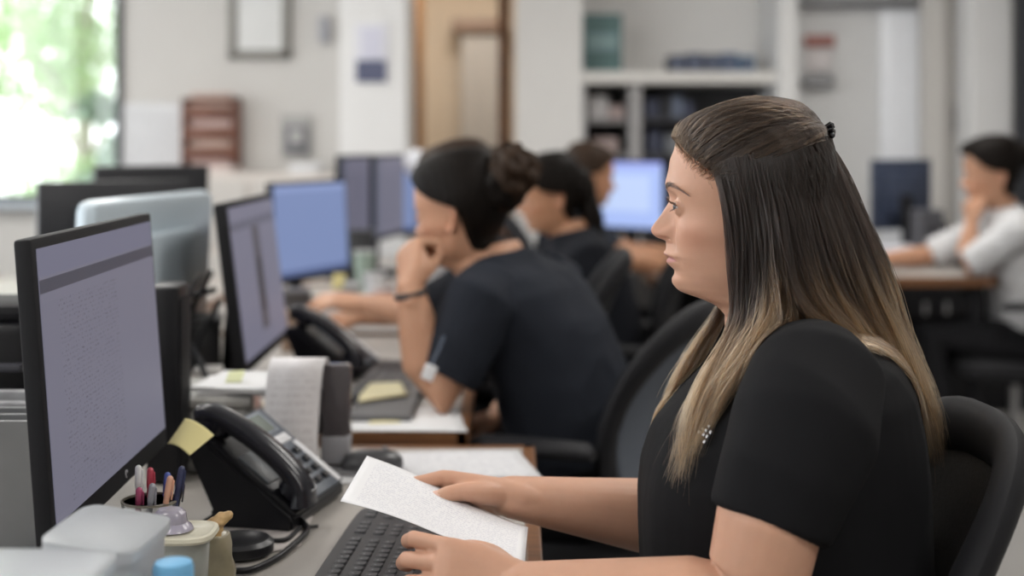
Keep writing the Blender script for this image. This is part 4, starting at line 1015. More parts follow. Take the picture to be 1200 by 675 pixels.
# ---- desk phone
def phone(label, loc, rz, group, col=mat('phone_face', (.085, .10, .125), .35, 0, .1, 20)):
    o = empty('desk_phone', label, 'telephone', loc, rz, group)
    # local: x to the user, y away (width), wedge
    bm = bmesh.new(); prof = [(0, 0), (.145, 0), (.150, .012), (.146, .022), (.012, .122), (-.004, .122), (-.012, .108), (.03, .02)]
    a = [bm.verts.new((x, 0, z)) for x, z in prof]; b = [bm.verts.new((x, .205, z)) for x, z in prof]
    bm.faces.new(a); bm.faces.new(b[::-1])
    for i in range(len(prof)): j = (i+1) % len(prof); bm.faces.new((a[i], b[i], b[j], a[j]))
    bmesh.ops.recalc_face_normals(bm, faces=bm.faces[:]); bmesh.ops.bevel(bm, geom=bm.edges[:], offset=.004, segments=3, affect='EDGES'); frombm('body', bm, blackp, o)
    sl = math.atan2(.10, .134); T = Matrix.Translation((.079, .1025, .0735)) @ Matrix.Rotation(sl, 4, 'Y')      # face frame: x down-slope, z normal
    frombm('face_plate', bx(-.084, .084, -.03, .099, -.001, .005, .003, None, T), col, o)
    frombm('display', bx(-.076, -.042, -.012, .072, .004, .0075, .002, None, T), mat('lcd_green', (.15, .18, .155), .2), o)
    frombm('display_bezel', bx(-.081, -.037, -.02, .082, .0035, .006, .003, None, T), mat('phone_bezel', (.20, .23, .27), .3), o)
    frombm('label_strip', bx(-.030, -.014, -.022, .086, .0045, .0062, .001, None, T), mat('label_white', (.62, .62, .64), .5), o)
    frombm('label_strip', bx(-.010, .082, .078, .094, .0045, .0062, .001, None, T), mat('label_white', (.62, .62, .64), .5), o)
    k0 = None
    for r_ in range(4):
        for c_ in range(3):
            k = frombm('key', bx(-.0055, .0055, -.0075, .0075, 0, .005, .0015), blackp, o) if k0 is None else k0.copy()
            if k0 is not None: COL.objects.link(k)
            k0 = k0 or k; k.matrix_local = T @ Matrix.Translation((.006+r_*.019, -.014+c_*.024, .0045))
    for r_ in range(4):
        k = k0.copy(); COL.objects.link(k); k.matrix_local = T @ Matrix.Translation((.006+r_*.019, .062, .0045))
    # cradle and handset on the near side
    frombm('cradle', bx(-.084, .088, -.100, -.034, -.002, .006, .004, None, T), blackp, o)
    frombm('speaker_grille', bx(-.028, .030, -.088, -.046, .005, .0085, .003, None, T), mat('grille_grey', (.09, .10, .11), .4, 0, .3, 200), o)
    pts = catmull([(-.108, -.074, .014), (-.094, -.074, .027), (-.050, -.074, .037), (-.005, -.074, .040), (.040, -.074, .037), (.070, -.074, .027), (.084, -.074, .012)], 5)
    bm = bmesh.new(); n = len(pts); rings = []
    for i, p in enumerate(pts):
        t = i/(n-1); e = abs(t-.5)*2; d = (pts[min(i+1, n-1)]-pts[max(i-1, 0)]).normalized(); nn = V((0, 1, 0)); u = d.cross(nn)
        rings.append((p, nn*(.021+.006*e**3), u*(.0135+.003*e**4), 2.8))
    loft(bm, rings, 20)
    for x in (-.084, .064):
        loft(bm, [((x, -.070, z), V((r_, 0, 0)), V((0, r_, 0)), 2.4) for z, r_ in ((.008, .020), (.012, .025), (.028, .026), (.036, .02))], 20)
    bm.transform(T); frombm('handset', bm, mat('handset_black', (.010, .010, .015), .25, spec=.45), o)
    bm = bmesh.new(); c = []
    for i in range(150):
        t = i/149; c.append((.16-.00*t+.05*math.sin(t*3.1), .03-.12*t*(1-t)*2, .008+.004*math.sin(i*1.35)+.0))
    c = [(x, y+.004*math.cos(i*1.35), z) for i, (x, y, z) in enumerate(c)]
    tube(bm, [(.148, .03, .012), (.165, .02, .004), (.172, .03, .003)]+[], .0025, 8); frombm('cord_plug', bm, blackp, o)
    return o
PH1 = phone('black desk phone with a yellow note on its handset, beside the nearest monitor', (-.446, 1.909, .741), math.radians(-13), 'black desk phones')
PH2 = copy_tree(PH1); PH2.location = (-.50, 3.05, .743); PH2.rotation_euler = (0, 0, -.22); PH2['label'] = 'black desk phone on the second desk, left of the raised forearm'
# yellow note across the handset top
sn = sheet('sticky_note', [P(196, 520, 1.83), P(222, 534, 1.80), P(251, 510, 1.86), P(217, 490, 1.88)], mat('note_yellow', (.72, .64, .30), .7, 0, .04, 20), None, lambda u, v: .006*math.sin(u*3.1), .0004); tag(sn, 'pale yellow sticky note lying over the phone handset', 'note')

# ---- keyboard (faces the woman: long side runs away from the camera)
def keyboard(label, corner, rz, group, L=.45, W=.148):
    o = empty('keyboard', label, 'keyboard', corner, rz, group)       # x across rows toward the user, y along the row
    bm = bmesh.new(); loft(bm, [((W/2, L/2, .004), V((W/2, 0, 0)), V((0, L/2, 0)), 12), ((W/2, L/2, .012), V((W/2, 0, -.004)), V((0, L/2, 0)), 12), ((W/2, L/2, .017), V((W/2-.004, 0, -.004)), V((0, L/2-.004, 0)), 12)], 64)
    for sx, sy in ((.02, .03), (.02, L-.03), (W-.02, .03), (W-.02, L-.03)): bx(sx-.008, sx+.008, sy-.012, sy+.012, 0, .006, .001, bm)
    frombm('tray', bm, mat('keyboard_body', (.028, .028, .032), .45), o)
    km = mat('keycap_black', (.035, .035, .04), .38); lm = mat('keycap_legend', (.30, .30, .32), .5)
    px_ = (L-.02)/22.5; r = random.Random(4); rest = bmesh.new(); cache = {}
    def keymesh(bm, cx_, cy_, h, a, b, v):
        loft(bm, [((cx_, cy_, h-.009), V((a, 0, 0)), V((0, b, 0)), 9), ((cx_, cy_, h-.001), V((a*.82, 0, 0)), V((0, b-.0022, 0)), 9), ((cx_, cy_, h), V((a*.74, 0, 0)), V((0, b-.003, 0)), 9)], 16)
        n0 = len(bm.faces)
        q = (.0011, .0016, .0014)[v % 3]; yy = cy_-min(b-.004, .0018)
        bx(cx_-.002-q, cx_-.002+q, yy-.0005, yy+.0004, h-.0002, h+.0002, 0, bm); bx(cx_-.0025, cx_-.0015, yy-.0005, yy+.0018, h-.0002, h+.0002, 0, bm)
        if v % 2: bx(cx_-.002-q, cx_-.002+q, yy+.0016, yy+.0022, h-.0002, h+.0002, 0, bm)
        bm.faces.ensure_lookup_table()
        for f in bm.faces[n0:]: f.material_index = 1
    for r_ in range(6):
        x = .016+r_*.0205+(.004 if r_ else 0); y = .010
        pat = [1]*22
        if r_ == 5: pat = [1.3, 1.3, 1.3, 5.6, 1.3, 1.3, 1.3, 1.3, .6, 1, 1, 1, .4, 2, 1, 1]
        for q, wk in enumerate(pat):
            wd = wk*px_
            if wk >= 1 and not (wk == 1 and r_ < 5 and q in (15, 19)):
                cx_, cy_, h = x+.008, y+wd/2, .0235-.011*(x/W); b_ = wd/2-.0009; v = r.randrange(6)
                if cy_ > L*.26:
                    if (wk, v) not in cache:
                        bm = bmesh.new(); keymesh(bm, 0, 0, 0, .0088, b_, v); k = frombm('key', bm, [km, lm], o); cache[(wk, v)] = k
                    else: k = cache[(wk, v)].copy(); COL.objects.link(k)
                    k.location = (cx_, cy_, h)
                else: keymesh(rest, cx_, cy_, h, .0088, b_, v)
            y += wd
    k = frombm('keys', rest, [km, lm], o); k['kind'] = 'stuff'
    return o
keyboard('black keyboard under the sheet of paper on the nearest desk', (-.248, 1.49, .741), math.radians(-4.), None)
k2 = keyboard('black keyboard on the second desk, in front of the woman with the bun', (-.34, 2.78, .743), math.radians(-3), None)
# ---- the sheet being read
notes = textual('paper_rows_of_notes', (.74, .74, .76), (.54, .54, .60), 30, 120, .07, .95, .06, .94, thr=.50, gloss=.6)
pa, pb, pc, pdn = P(430, 534, 1.735), P(619, 617, 1.70), P(615, 659, 1.50), P(399, 587, 1.545)
# text rows run along the long side
PAPER = tag(sheet('paper', [pdn, pc, pb, pa], notes, None, lambda u, v: -.007*math.sin(math.pi*u)*math.sin(math.pi*min(1, v*1.2))+.003*math.sin(u*6), .0005, 24, 16), 'white sheet covered in small print, held in both hands over the keyboard', 'paper')

# ---- papers lying on desks
white = mat('paper_white', (.66, .66, .67), .7, 0, .03, 9)
formm = textual('paper_form', (.66, .66, .68), (.40, .40, .44), 22, 26, .06, .94, .05, .95, thr=.52, gloss=.6)
def flat(label, pts, D_z=.7425, m=formm, name='paper', th=.0008, cat='paper'):
    q = []
    for (x, y) in pts:
        D = (CAMZ-D_z)*FP/(y-YH); q.append(P(x, y, D))
    return tag(sheet(name, q, m, None, lambda u, v: .0004+.0008*math.sin(3*u), th, 8, 8), label, cat)
flat('wide printed sheet on the nearest desk behind the reading woman hands', [(458, 560), (636, 560), (606, 527), (462, 530)])
flat('white sheet on the nearest desk behind the mouse', [(384, 566), (470, 570), (468, 530), (396, 534)], .7415, white)
flat('white sheet at the front edge of the second desk', [(408, 505), (548, 506), (536, 478), (412, 480)], .744, white)
flat('white sheet under the nearest desk phone and keyboard', [(222, 668), (352, 640), (372, 592), (250, 600)], .7412, mat('paper_creased', (.50, .46, .44), .7, 0, .12, 8))
flat('pale yellow note on the sheet of the second desk', [(432, 497), (470, 496), (462, 484), (436, 484)], .746, mat('note_cream', (.72, .66, .42), .7), 'sticky_note', cat='note')
flat('folded cream slip on the grey pad by the elbow of the woman with the bun', [(420, 470), (478, 462), (470, 448), (424, 450)], .763, mat('note_cream', (.72, .66, .42), .7), 'note_slip', .004, 'note')
pad = frombm('desk_pad', bx(-.315, -.19, 2.60, 2.80, .744, .757, .006), mat('pad_grey', (.09, .09, .095), .5), None, False); tag(pad, 'dark grey pad under the cream slip on the second desk', 'desk pad')

# ---- mouse
def mouse(label, loc, rz):
    o = empty('computer_mouse', label, 'mouse', loc, rz)
    bm = bmesh.new(); loft(bm, [((0, 0, z), V((.052*k, 0, 0)), V((0, .029*k, 0)), 2.5) for z, k in ((0, .93), (.008, 1), (.018, .97), (.028, .80), (.033, .5), (.0345, .15))], 28); frombm('shell', bm, mat('mouse_grey', (.06, .06, .065), .3), o)
    bm = bmesh.new(); tube(bm, [(.022, -.004, .0335), (.022, .004, .0335)], .0045, 10); frombm('scroll_wheel', bm, greyp, o); return o
mouse('dark grey mouse on the papers behind the far hand', P(436, 549, 2.22)+V((0, 0, -.001)), math.radians(20)).location.z = .7435

# ---- paper tape holder
h0 = empty('leaflet_holder', 'smoky clear leaflet holder with dark contents beside the hanging receipt', 'leaflet holder', (-.268, 2.235, .743))
frombm('pocket', bx(-.042, .004, -.02, .02, 0, .172, .006), mat('acrylic_smoke', (.075, .066, .07), .15, 0, .3, 20), h0)
frombm('leaflets', bx(-.039, .001, -.012, .010, .05, .168, .002), mat('leaflet_dark', (.075, .06, .06), .4, 0, .5, 30), h0); frombm('clear_foot', bx(-.0425, .0045, -.0205, .0205, .01, .06, .004), mat('acrylic_foot', (.33, .33, .35), .15), h0); frombm('base', bx(-.05, .02, -.05, .04, 0, .008, .003), mat('acrylic_clear', (.5, .5, .52), .1, trans=.5), h0)
bm = bmesh.new(); uvl = bm.loops.layers.uv.new('UVMap'); path = [(-.395, 2.175, .744), (-.398, 2.178, .80), (-.396, 2.186, .86), (-.392, 2.19, .905), (-.390, 2.197, .922), (-.388, 2.21, .929), (-.386, 2.225, .922), (-.386, 2.235, .89), (-.386, 2.24, .80)]
pth = catmull(path, 5); prev = None
for i, p in enumerate(pth):
    a, b = bm.verts.new(p), bm.verts.new(p+V((.088, .0, .0)))
    if prev:
        f = bm.faces.new((prev[0], prev[1], b, a)); u0_, u1_ = (i-1)/len(pth), i/len(pth)
        for l_, q in zip(f.loops, ((0, u0_), (1, u0_), (1, u1_), (0, u1_))): l_[uvl].uv = q
    prev = (a, b)
me = bpy.data.meshes.new('receipt'); bm.to_mesh(me); bm.free()
o = link('receipt', me, textual('paper_receipt', (.74, .72, .73), (.60, .57, .58), 34, 30, .08, .9, .05, .97, thr=.5, gloss=.7)); o.modifiers.new('t', 'SOLIDIFY').thickness = .0006; tag(o, 'long white receipt hanging over a stand behind the desk phone', 'receipt')
rs_ = empty('receipt_stand', 'low dark stand carrying the hanging receipt', 'stand', (-.345, 2.215, .742)); bm = bx(-.03, .03, -.012, .012, 0, .178, .004); frombm('post', bm, blackm, rs_); frombm('foot', bx(-.04, .04, -.025, .03, 0, .01, .003), blackm, rs_)

# ---- grey paper box and white stack behind the phone
gb = empty('storage_box', 'low grey box with white papers on it, behind the desk phone', 'box', (-.50, 2.30, .742), math.radians(8))
frombm('body', bx(-.10, .06, -.09, .12, 0, .105, .012), mat('box_warm_grey', (.23, .225, .215), .6, 0, .1, 9), gb); frombm('lid', bx(-.104, .064, -.094, .124, .104, .12, .006), mat('box_lid_grey', (.30, .295, .28), .6), gb)
for k, (cx_, cy_, z, rz) in enumerate(((-.455, 2.31, .863, .1), (-.45, 2.30, .871, -.15))):
    o = frombm('paper_stack', bx(-.065, .075, -.08, .08, 0, .0075, .001), white, None, False); o.location = (cx_, cy_, z); o.rotation_euler = (0, 0, rz); tag(o, ['lower bundle of white papers on the grey box', 'upper bundle of white papers on the grey box, turned a little'][k], 'papers')
o = sheet('sticky_note', [(-.475, 2.26, .8795), (-.447, 2.257, .8795), (-.445, 2.28, .895), (-.473, 2.283, .895)], mat('note_lime', (.58, .60, .36), .7), None, lambda u, v: .003*u, .0004); tag(o, 'yellow green sticky note standing up from the papers on the grey box', 'note')
for k, (x, y, w_, l_, z0_, z1_, c) in enumerate(((-.375, 2.36, .05, .13, .742, .86, (.60, .60, .58)), (-.40, 2.50, .06, .0, .742, .80, (.3, .3, .3)))):
    if l_: o = frombm('envelope_stack', bx(x-.035, x+.02, y-.06, y+.07, z0_, z1_, .004), mat('envelope_cream', c, .7), None, False); tag(o, 'upright bundle of cream envelopes between the grey box and receipt', 'envelopes')

# ---- pen cup, tub, foil, cable disc
D = 1.66; c0 = P(176, 586, D); cup = empty('pen_cup', 'clear glass holding pens, right under the nearest monitor', 'pen cup', (c0.x, c0.y, .742))
glassy = mat('glass_clear', (.92, .94, .95), .04, 0, .02, 5, trans=.92)
hcup = c0.z-.742; bm = bmesh.new(); lathe(bm, [(.027, 0), (.030, .004), (.032, hcup*.5), (.034, hcup), (.0325, hcup), (.0305, hcup*.5), (.028, .008), (.001, .007)], n=40); frombm('glass', bm, glassy, cup)
frombm('rim', (lambda b_: (lathe(b_, [(.0322, hcup-.0015), (.0346, hcup-.001), (.0346, hcup+.001), (.0322, hcup+.0015), (.0322, hcup-.0015)], n=40), b_)[1])(bmesh.new()), mat('rim_brown', (.22, .20, .16), .3), cup)
pens = [('black', (.015, .015, .02)), ('blue', (.08, .12, .42)), ('red', (.45, .05, .08)), ('white', (.75, .75, .75)), ('dark pink', (.42, .07, .16)), ('grey', (.3, .3, .34)), ('orange tipped', (.72, .40, .28)), ('navy', (.04, .05, .12))]
for k, (nm, c) in enumerate(pens):
    a = k*math.pi/4+.4; b_ = V((c0.x+.017*math.cos(a), c0.y+.017*math.sin(a), .752)); t_ = V((c0.x+.027*math.cos(a+.3)+.012, c0.y+.027*math.sin(a+.3), c0.z+.016+.022*((k*5) % 4)/3))
    o = empty('pen', '%s pen standing in the glass under the nearest monitor' % nm, 'pen', tuple(b_), 0, 'pens in the glass'); dl = t_-b_
    bm = bmesh.new(); tube(bm, [(0, 0, 0), dl*.86], .0036, 12, False); frombm('barrel', bm, mat('pen_'+nm.replace(' ', '_'), c, .3), o)
    bm = bmesh.new(); tube(bm, [dl*.84, dl], .0041, 12); tube(bm, [dl*.98+V((.005, 0, 0)), dl*.8+V((.006, 0, 0))], .0012, 6); frombm('cap', bm, mat('pen_cap_'+nm.replace(' ', '_'), tuple(min(1, x*1.1+.01) for x in c), .3), o)
D = 1.56; c1 = P(212, 624, D); tb = empty('plastic_tub', 'cloudy plastic deli tub with a pale yellow lid in front of the desk phone', 'tub', (c1.x, c1.y, .742)); ht = c1.z-.742
cloudy = mat('plastic_cloudy', (.62, .64, .60), .25, 0, .15, 40, trans=.6)
bm = bmesh.new(); lathe(bm, [(.026, 0), (.028, .003), (.033, ht-.01), (.035, ht-.004), (.033, ht-.004), (.031, ht-.012), (.026, .005), (.001, .004)], n=36); frombm('cup', bm, cloudy, tb)
bm = bmesh.new(); loft(bm, [((0, 0, ht-.004+z), V((.040*k_, 0, .0)), V((0, .040*k_, 0)), 3.2) for z, k_ in ((0, .98), (.003, 1.03), (.007, 1.0), (.008, .9), (.006, .82), (.006, .1))], 40); frombm('lid', bm, mat('lid_cream', (.66, .63, .50), .35, 0, .08, 30, trans=.15), tb)
# sticker roll leaning on the lid
bm = bmesh.new(); r = random.Random(3)
for i in range(1): loft(bm, [((0, 0, z), V((rr_, 0, 0)), V((0, rr_*.9, 0)), 2.2) for z, rr_ in ((0, .026), (.004, .024), (.008, .019), (.019, .0175), (.023, .013))], 28)
o = frombm('cap_ring', bm, mat('clear_lilac', (.55, .52, .62), .2, 0, .3, 60, trans=.5)); o.location = (c1.x-.012, c1.y, c1.z+.004); tag(o, 'small clear lilac cap standing on the lid of the tub', 'cap')
bm = bmesh.new(); 
for k in range(7):
    a = k*.75; tube(bm, catmull([(-.022+.006*k, .004*math.sin(a), .0), (-.016+.0065*k, .012*math.cos(a), .012+.003*k), (-.006+.0065*k, .006*math.sin(a*2), .020+.0045*k*(1 if k < 5 else .7))], 4), [.006]*4+[.0085]*5, 8)
me = remeshed(bm, .0025, 3, fold_fn(.0018, 60, 2)); me.transform(Matrix.Scale(.62, 4)); o = link('crumpled_wrapper', me, mat('wrapper_tan', (.50, .33, .15), .45, 0, .35, 50)); o.location = P(247, 612, 1.63)+V((0, 0, -.012)); o.location.z = .808
tag(o, 'crumpled tan paper wrapper behind the tub lid', 'wrapper')
bm = bmesh.new(); loft(bm, [((0, 0, z), V((a, 0, 0)), V((0, b_, 0)), 2.5) for z, a, b_ in ((0, .030, .026), (.02, .028, .024), (.045, .025, .022), (.066, .022, .020))], 24); o = link('jar', remeshed(bm, .003, 2, fold_fn(.002, 40, 5)), mat('jar_amber', (.34, .30, .20), .3, 0, .4, 40, trans=.3)); o.location = P(247, 612, 1.64); o.location.z = .742; tag(o, 'cloudy amber jar under the crumpled wrapper', 'jar')
dd = P(281, 650, 1.0)*0; Dd = (CAMZ-.744)*FP/(646-YH); c2 = P(281, 646, Dd); o = empty('coaster', 'round black rubber coaster in front of the phone', 'coaster', (c2.x, c2.y, .7425))
bm = bmesh.new(); lathe(bm, [(.040, 0), (.044, .003), (.044, .014), (.038, .019), (.030, .013), (.001, .012)], n=40); frombm('disc', bm, mat('rubber_black', (.012, .012, .014), .35), o)
def cable(label, pts, r=.003, m=blackp, name='cable', group=None):
    bm = bmesh.new(); tube(bm, catmull(pts, 8), r, 10); o = frombm(name, bm, m); return tag(o, label, 'cable', group)
z = .7455
def dz(x, y, zz=z): return tuple(P(x, y, (CAMZ-zz)*FP/(y-YH)))
cable('black cable curving round the coaster toward the keyboard', [dz(246, 655), dz(262, 667), dz(292, 668), dz(322, 655), dz(342, 640), dz(360, 622), dz(352, 612)], .0042)
cable('second black cable behind the coaster by the phone', [dz(250, 640), dz(275, 625), dz(310, 632), dz(335, 632), dz(352, 618)], .003)
# ---- blurred things near the camera: translucent bins and a bottle
frost = mat('plastic_frosted', (.80, .83, .86), .38, 0, .04, 6, trans=.72)
def bin_(label, x0, x1, y0, y1, h, taper, rz, lipz, seg=5):
    o = empty('storage_bin', label, 'bin', ((x0+x1)/2, (y0+y1)/2, .742), rz, 'frosted storage bins'); a, b = (x1-x0)/2, (y1-y0)/2
    bm = bmesh.new(); loft(bm, [((0, 0, 0), V((a*taper, 0, 0)), V((0, b*taper, 0)), 7), ((0, 0, h), V((a, 0, 0)), V((0, b, 0)), 7), ((0, 0, h), V((a-.003, 0, 0)), V((0, b-.003, 0)), 7), ((0, 0, .006), V((a*taper-.003, 0, 0)), V((0, b*taper-.003, 0)), 7)], 48); frombm('tub', bm, frost, o)
    bm = bmesh.new(); loft(bm, [((0, 0, h-.004), V((a+.004, 0, -lipz)), V((0, b+.004, 0)), 7), ((0, 0, h+.006), V((a+.004, 0, -lipz)), V((0, b+.004, 0)), 7), ((0, 0, h+.009), V((a-.004, 0, -lipz)), V((0, b-.004, 0)), 7)], 48); frombm('lid', bm, frost, o)
    return o
bin_('taller frosted bin in front of the nearest monitor, at the lower left', -.425, -.343, 1.24, 1.36, .163, .90, math.radians(-3), .006)
bin_('shorter frosted bin at the lower left corner, beside the taller one', -.60, -.345, 1.06, 1.20, .172, .94, 0, .0)
bt = empty('bottle', 'bottle with a light blue cap at the bottom edge, nearest the camera', 'bottle', (P(203, 660, 1.27).x, 1.27, .742)); zc = P(203, 657, 1.27).z-.742
bm = bmesh.new(); lathe(bm, [(.024, 0), (.026, .004), (.026, zc-.05), (.018, zc-.03), (.014, zc-.02), (.014, zc-.004)], n=32); frombm('body', bm, mat('bottle_clear', (.6, .72, .8), .1, trans=.7), bt)
bm = bmesh.new(); lathe(bm, [(.0175, zc-.026), (.019, zc-.022), (.019, zc-.006), (.017, zc-.001), (.010, zc+.001), (.001, zc+.001)], n=36); frombm('cap', bm, mat('cap_blue', (.16, .42, .68), .4), bt)
# ---- left edge: file sorter with black device
fs = empty('file_sorter', 'grey metal file sorter with papers at the left picture edge', 'file sorter', (-.69, 1.86, .742))
for k in range(5): frombm('divider', bx(-.11, .075, -.09+k*.045, -.086+k*.045, 0, .175, .001), mat('sorter_grey', (.20, .205, .21), .35, .5), fs, False)
frombm('base', bx(-.11, .075, -.10, .10, 0, .006, .001), mat('sorter_grey', (.2, .2, .2)), fs, False)
for k in range(4): tag(frombm('folder', bx(-.79, -.625, 1.778+k*.045, 1.795+k*.045, .75, .905+.008*k, .002), mat('folder_speckled', (.26, .26, .27), .6, 0, .6, 40), None, False), ['nearest folder in the grey file sorter', 'second folder in the grey file sorter', 'third folder in the grey file sorter', 'farthest folder in the grey file sorter'][k], 'folder')
lp = empty('label_printer', 'black desk device with glossy trim at the left edge, beyond the file sorter', 'printer', (-.80, 2.10, .742))
frombm('housing', bx(-.09, .09, -.09, .09, 0, .27, .02), blackp, lp); frombm('tray', bx(-.085, .085, -.115, -.08, .20, .212, .004), mat('trim_gloss', (.05, .05, .06), .1), lp); frombm('top_cover', bx(-.075, .075, -.075, .075, .268, .295, .012), blackm, lp)
# ---- clutter behind
for k, (lab, pts, r_) in enumerate((('black cable hanging behind the second monitor', [(-.60, 2.62, 1.02), (-.64, 2.58, .93), (-.62, 2.55, .85), (-.58, 2.60, .76)], .005), ('thick black cable looping behind the pale monitor', [(-.60, 2.75, .98), (-.66, 2.66, .96), (-.69, 2.6, .88), (-.66, 2.58, .80), (-.60, 2.56, .77)], .006), ('grey cable lying between the first and second desks', [(-.70, 2.5, .78), (-.60, 2.56, .80), (-.52, 2.55, .76), (-.46, 2.6, .76)], .005),
    ('pale cable coiled beside the second monitor stand', [(-.68, 2.62, .77), (-.63, 2.66, .82), (-.58, 2.62, .80), (-.60, 2.56, .77), (-.66, 2.58, .76)], .005))):
    cable(lab, pts, r_, [blackp, blackp, greyp, mat('cable_pale', (.42, .40, .38), .5)][k])
def cup(label, px, py, D, r_, h, m, deskz=.742, name='paper_cup'):
    p = P(px, py, D); o = empty(name, label, 'cup', (p.x, p.y, deskz)); bm = bmesh.new(); lathe(bm, [(r_*.75, 0), (r_, h), (r_*.94, h), (r_*.7, .005), (.001, .005)], n=28); frombm('cup', bm, m, o)
    bm = bmesh.new(); lathe(bm, [(r_*.97, h-.002), (r_*1.08, h-.001), (r_*1.08, h+.003), (r_*.98, h+.004), (r_*.97, h-.002)], n=28); frombm('rim', bm, white, o); return o
def smallbox(name, label, cat, px, D, w_, d_, h, c, rz=0., deskz=.742, lid=None):
    p = P(px, 300, D); o = empty(name, label, cat, (p.x, p.y, deskz), rz); frombm('body', bx(-w_/2, w_/2, -d_/2, d_/2, 0, h, .006), mat(name+'_'+str(int(c[0]*100)), c, .5, 0, .15, 20), o)
    frombm('lid', bx(-w_/2-.002, w_/2+.002, -d_/2-.002, d_/2+.002, h-.001, h+.012, .004), mat(name+'_lid_'+str(int((lid or c)[0]*100)), lid or tuple(x*1.4 for x in c), .5), o); return o
smallbox('tissue_box', 'small brownish box among the cables left of the second monitor', 'box', 215, 2.62, .09, .10, .07, (.22, .18, .15), .3)
smallbox('tape_dispenser', 'dark tape dispenser behind the hanging receipt', 'tape dispenser', 345, 2.66, .10, .06, .055, (.035, .035, .04), -.2)
smallbox('pencil_box', 'reddish brown pencil box under the second monitor', 'pencil box', 308, 2.72, .07, .12, .045, (.26, .17, .13), .1)
smallbox('stapler_case', 'light grey case beside the second monitor foot', 'case', 322, 2.64, .09, .05, .03, (.36, .34, .33), .5)
for k, (nm, lab, cat_, px_, D_, w_, d_, h_, c_, rz_) in enumerate((
    ('power_adapter', 'black power adapter lying behind the nearest monitor', 'adapter', 232, 2.42, .05, .09, .035, (.015, .015, .017), .4),
    ('power_adapter', 'second black adapter, just left of the grey box', 'adapter', 214, 2.55, .06, .05, .05, (.02, .02, .02), -.3),
    ('card_box', 'small dark brown card box beside the second monitor stand', 'box', 262, 2.60, .06, .07, .06, (.10, .07, .05), .2),
    ('ink_box', 'small pinkish box behind the white papers', 'box', 286, 2.58, .045, .05, .055, (.42, .28, .25), -.4),
    ('stamp_pad', 'dark grey stamp pad in front of the second monitor', 'stamp pad', 300, 2.50, .08, .06, .03, (.06, .06, .065), .5),
    ('label_box', 'pale grey label box leaning by the second monitor', 'box', 244, 2.66, .05, .05, .085, (.33, .32, .31), .1),
    ('headset_box', 'black box behind the second monitor, near its top cables', 'box', 236, 2.85, .08, .12, .16, (.02, .02, .022), .2),
    ('memo_block', 'cream memo block by the foot of the second monitor', 'memo block', 326, 2.56, .05, .05, .035, (.50, .45, .36), .3),
    ('calculator', 'dark calculator lying between the monitors', 'calculator', 338, 2.78, .08, .13, .018, (.045, .045, .05), -.1),
    ('tin', 'brown tin beside the blue screened monitor foot', 'tin', 345, 3.5, .06, .06, .09, (.24, .16, .11), .0),
    ('basket', 'dark basket between the blue and lavender monitors', 'basket', 338, 3.9, .12, .12, .10, (.05, .045, .045), .2),
    ('card_stand', 'grey card stand on the third desk', 'card stand', 408, 4.1, .07, .05, .10, (.28, .28, .28), .2))):
    smallbox(nm, lab, cat_, px_, D_, w_, d_, h_, c_, rz_, .742 if D_ < 2.42 else .7425)
for k, (lab, pts) in enumerate((('black cable snaking past the grey box', [(-.66, 2.38, .76), (-.60, 2.45, .80), (-.54, 2.52, .77), (-.48, 2.50, .755)]), ('looped black cable left of the second monitor', [(-.64, 2.9, 1.0), (-.66, 2.75, .90), (-.60, 2.62, .86), (-.57, 2.58, .78), (-.62, 2.5, .76)]),
    ('thin black cable hanging beside the black box', [(-.60, 2.80, .95), (-.63, 2.72, .86), (-.56, 2.66, .80), (-.52, 2.6, .76)]))):
    cable(lab, pts, .006)
lb = empty('dark_filler', 'low black cabinet standing beyond the right desk', 'cabinet', (2.0, 6.6, 0)); frombm('body', bx(-.45, .40, -.15, .15, 0, .70), blackm, lb, False)  # made-up cabinet, added to keep the view under the right desk dark
for k in range(2): dd_ = frombm('door', bx(-.44+.425*k, -.03+.425*k, -.165, -.15, .04, .68), blackp, lb, False); frombm('handle', bx(-.06+.1*k, -.045+.1*k, -.175, -.165, .40, .52), steel, dd_)
cup('white paper cup on the third desk by the blue monitor', 438, 310, 4.5, .035, .10, white); cup('pinkish cup on the third desk near the typing hand', 450, 322, 4.25, .034, .08, mat('cup_pink', (.52, .34, .30), .5)); cup('green patterned cup behind the blue monitor', 427, 300, 4.9, .036, .14, mat('cup_green', (.30, .38, .32), .5, 0, .5, 20))
o = sheet('sticky_note', [P(388, 338, 3.72), P(402, 338, 3.74), P(405, 322, 3.78), P(391, 321, 3.76)], mat('note_yellow', (.72, .64, .30), .7), None, lambda u, v: .004*v, .0005); tag(o, 'yellow note held up by the hand behind the woman with the bun', 'note')
smallbox('desk_speaker', 'black desk speaker standing between the blue and violet monitors', 'speaker', 424, 5.0, .09, .09, .20, (.02, .02, .022))
lamp = empty('desk_lamp', 'white globe lamp on the farthest desk, left of the bun head', 'lamp', (Xp(488, 5.7), 5.7, .742)); bm = bmesh.new(); lathe(bm, [(.001, .38), (.03, .385), (.048, .42), (.05, .45), (.04, .485), (.015, .5), (.001, .5)], n=28); frombm('shade', bm, mat('shade_white', (.78, .79, .84), .6), lamp)
bm = bmesh.new(); tube(bm, [(0, 0, .01), (0, 0, .39)], .007, 10); frombm('pole', bm, steel, lamp); bm = bmesh.new(); lathe(bm, [(.06, 0), (.06, .01), (.02, .018)], n=28); frombm('base', bm, steel, lamp)
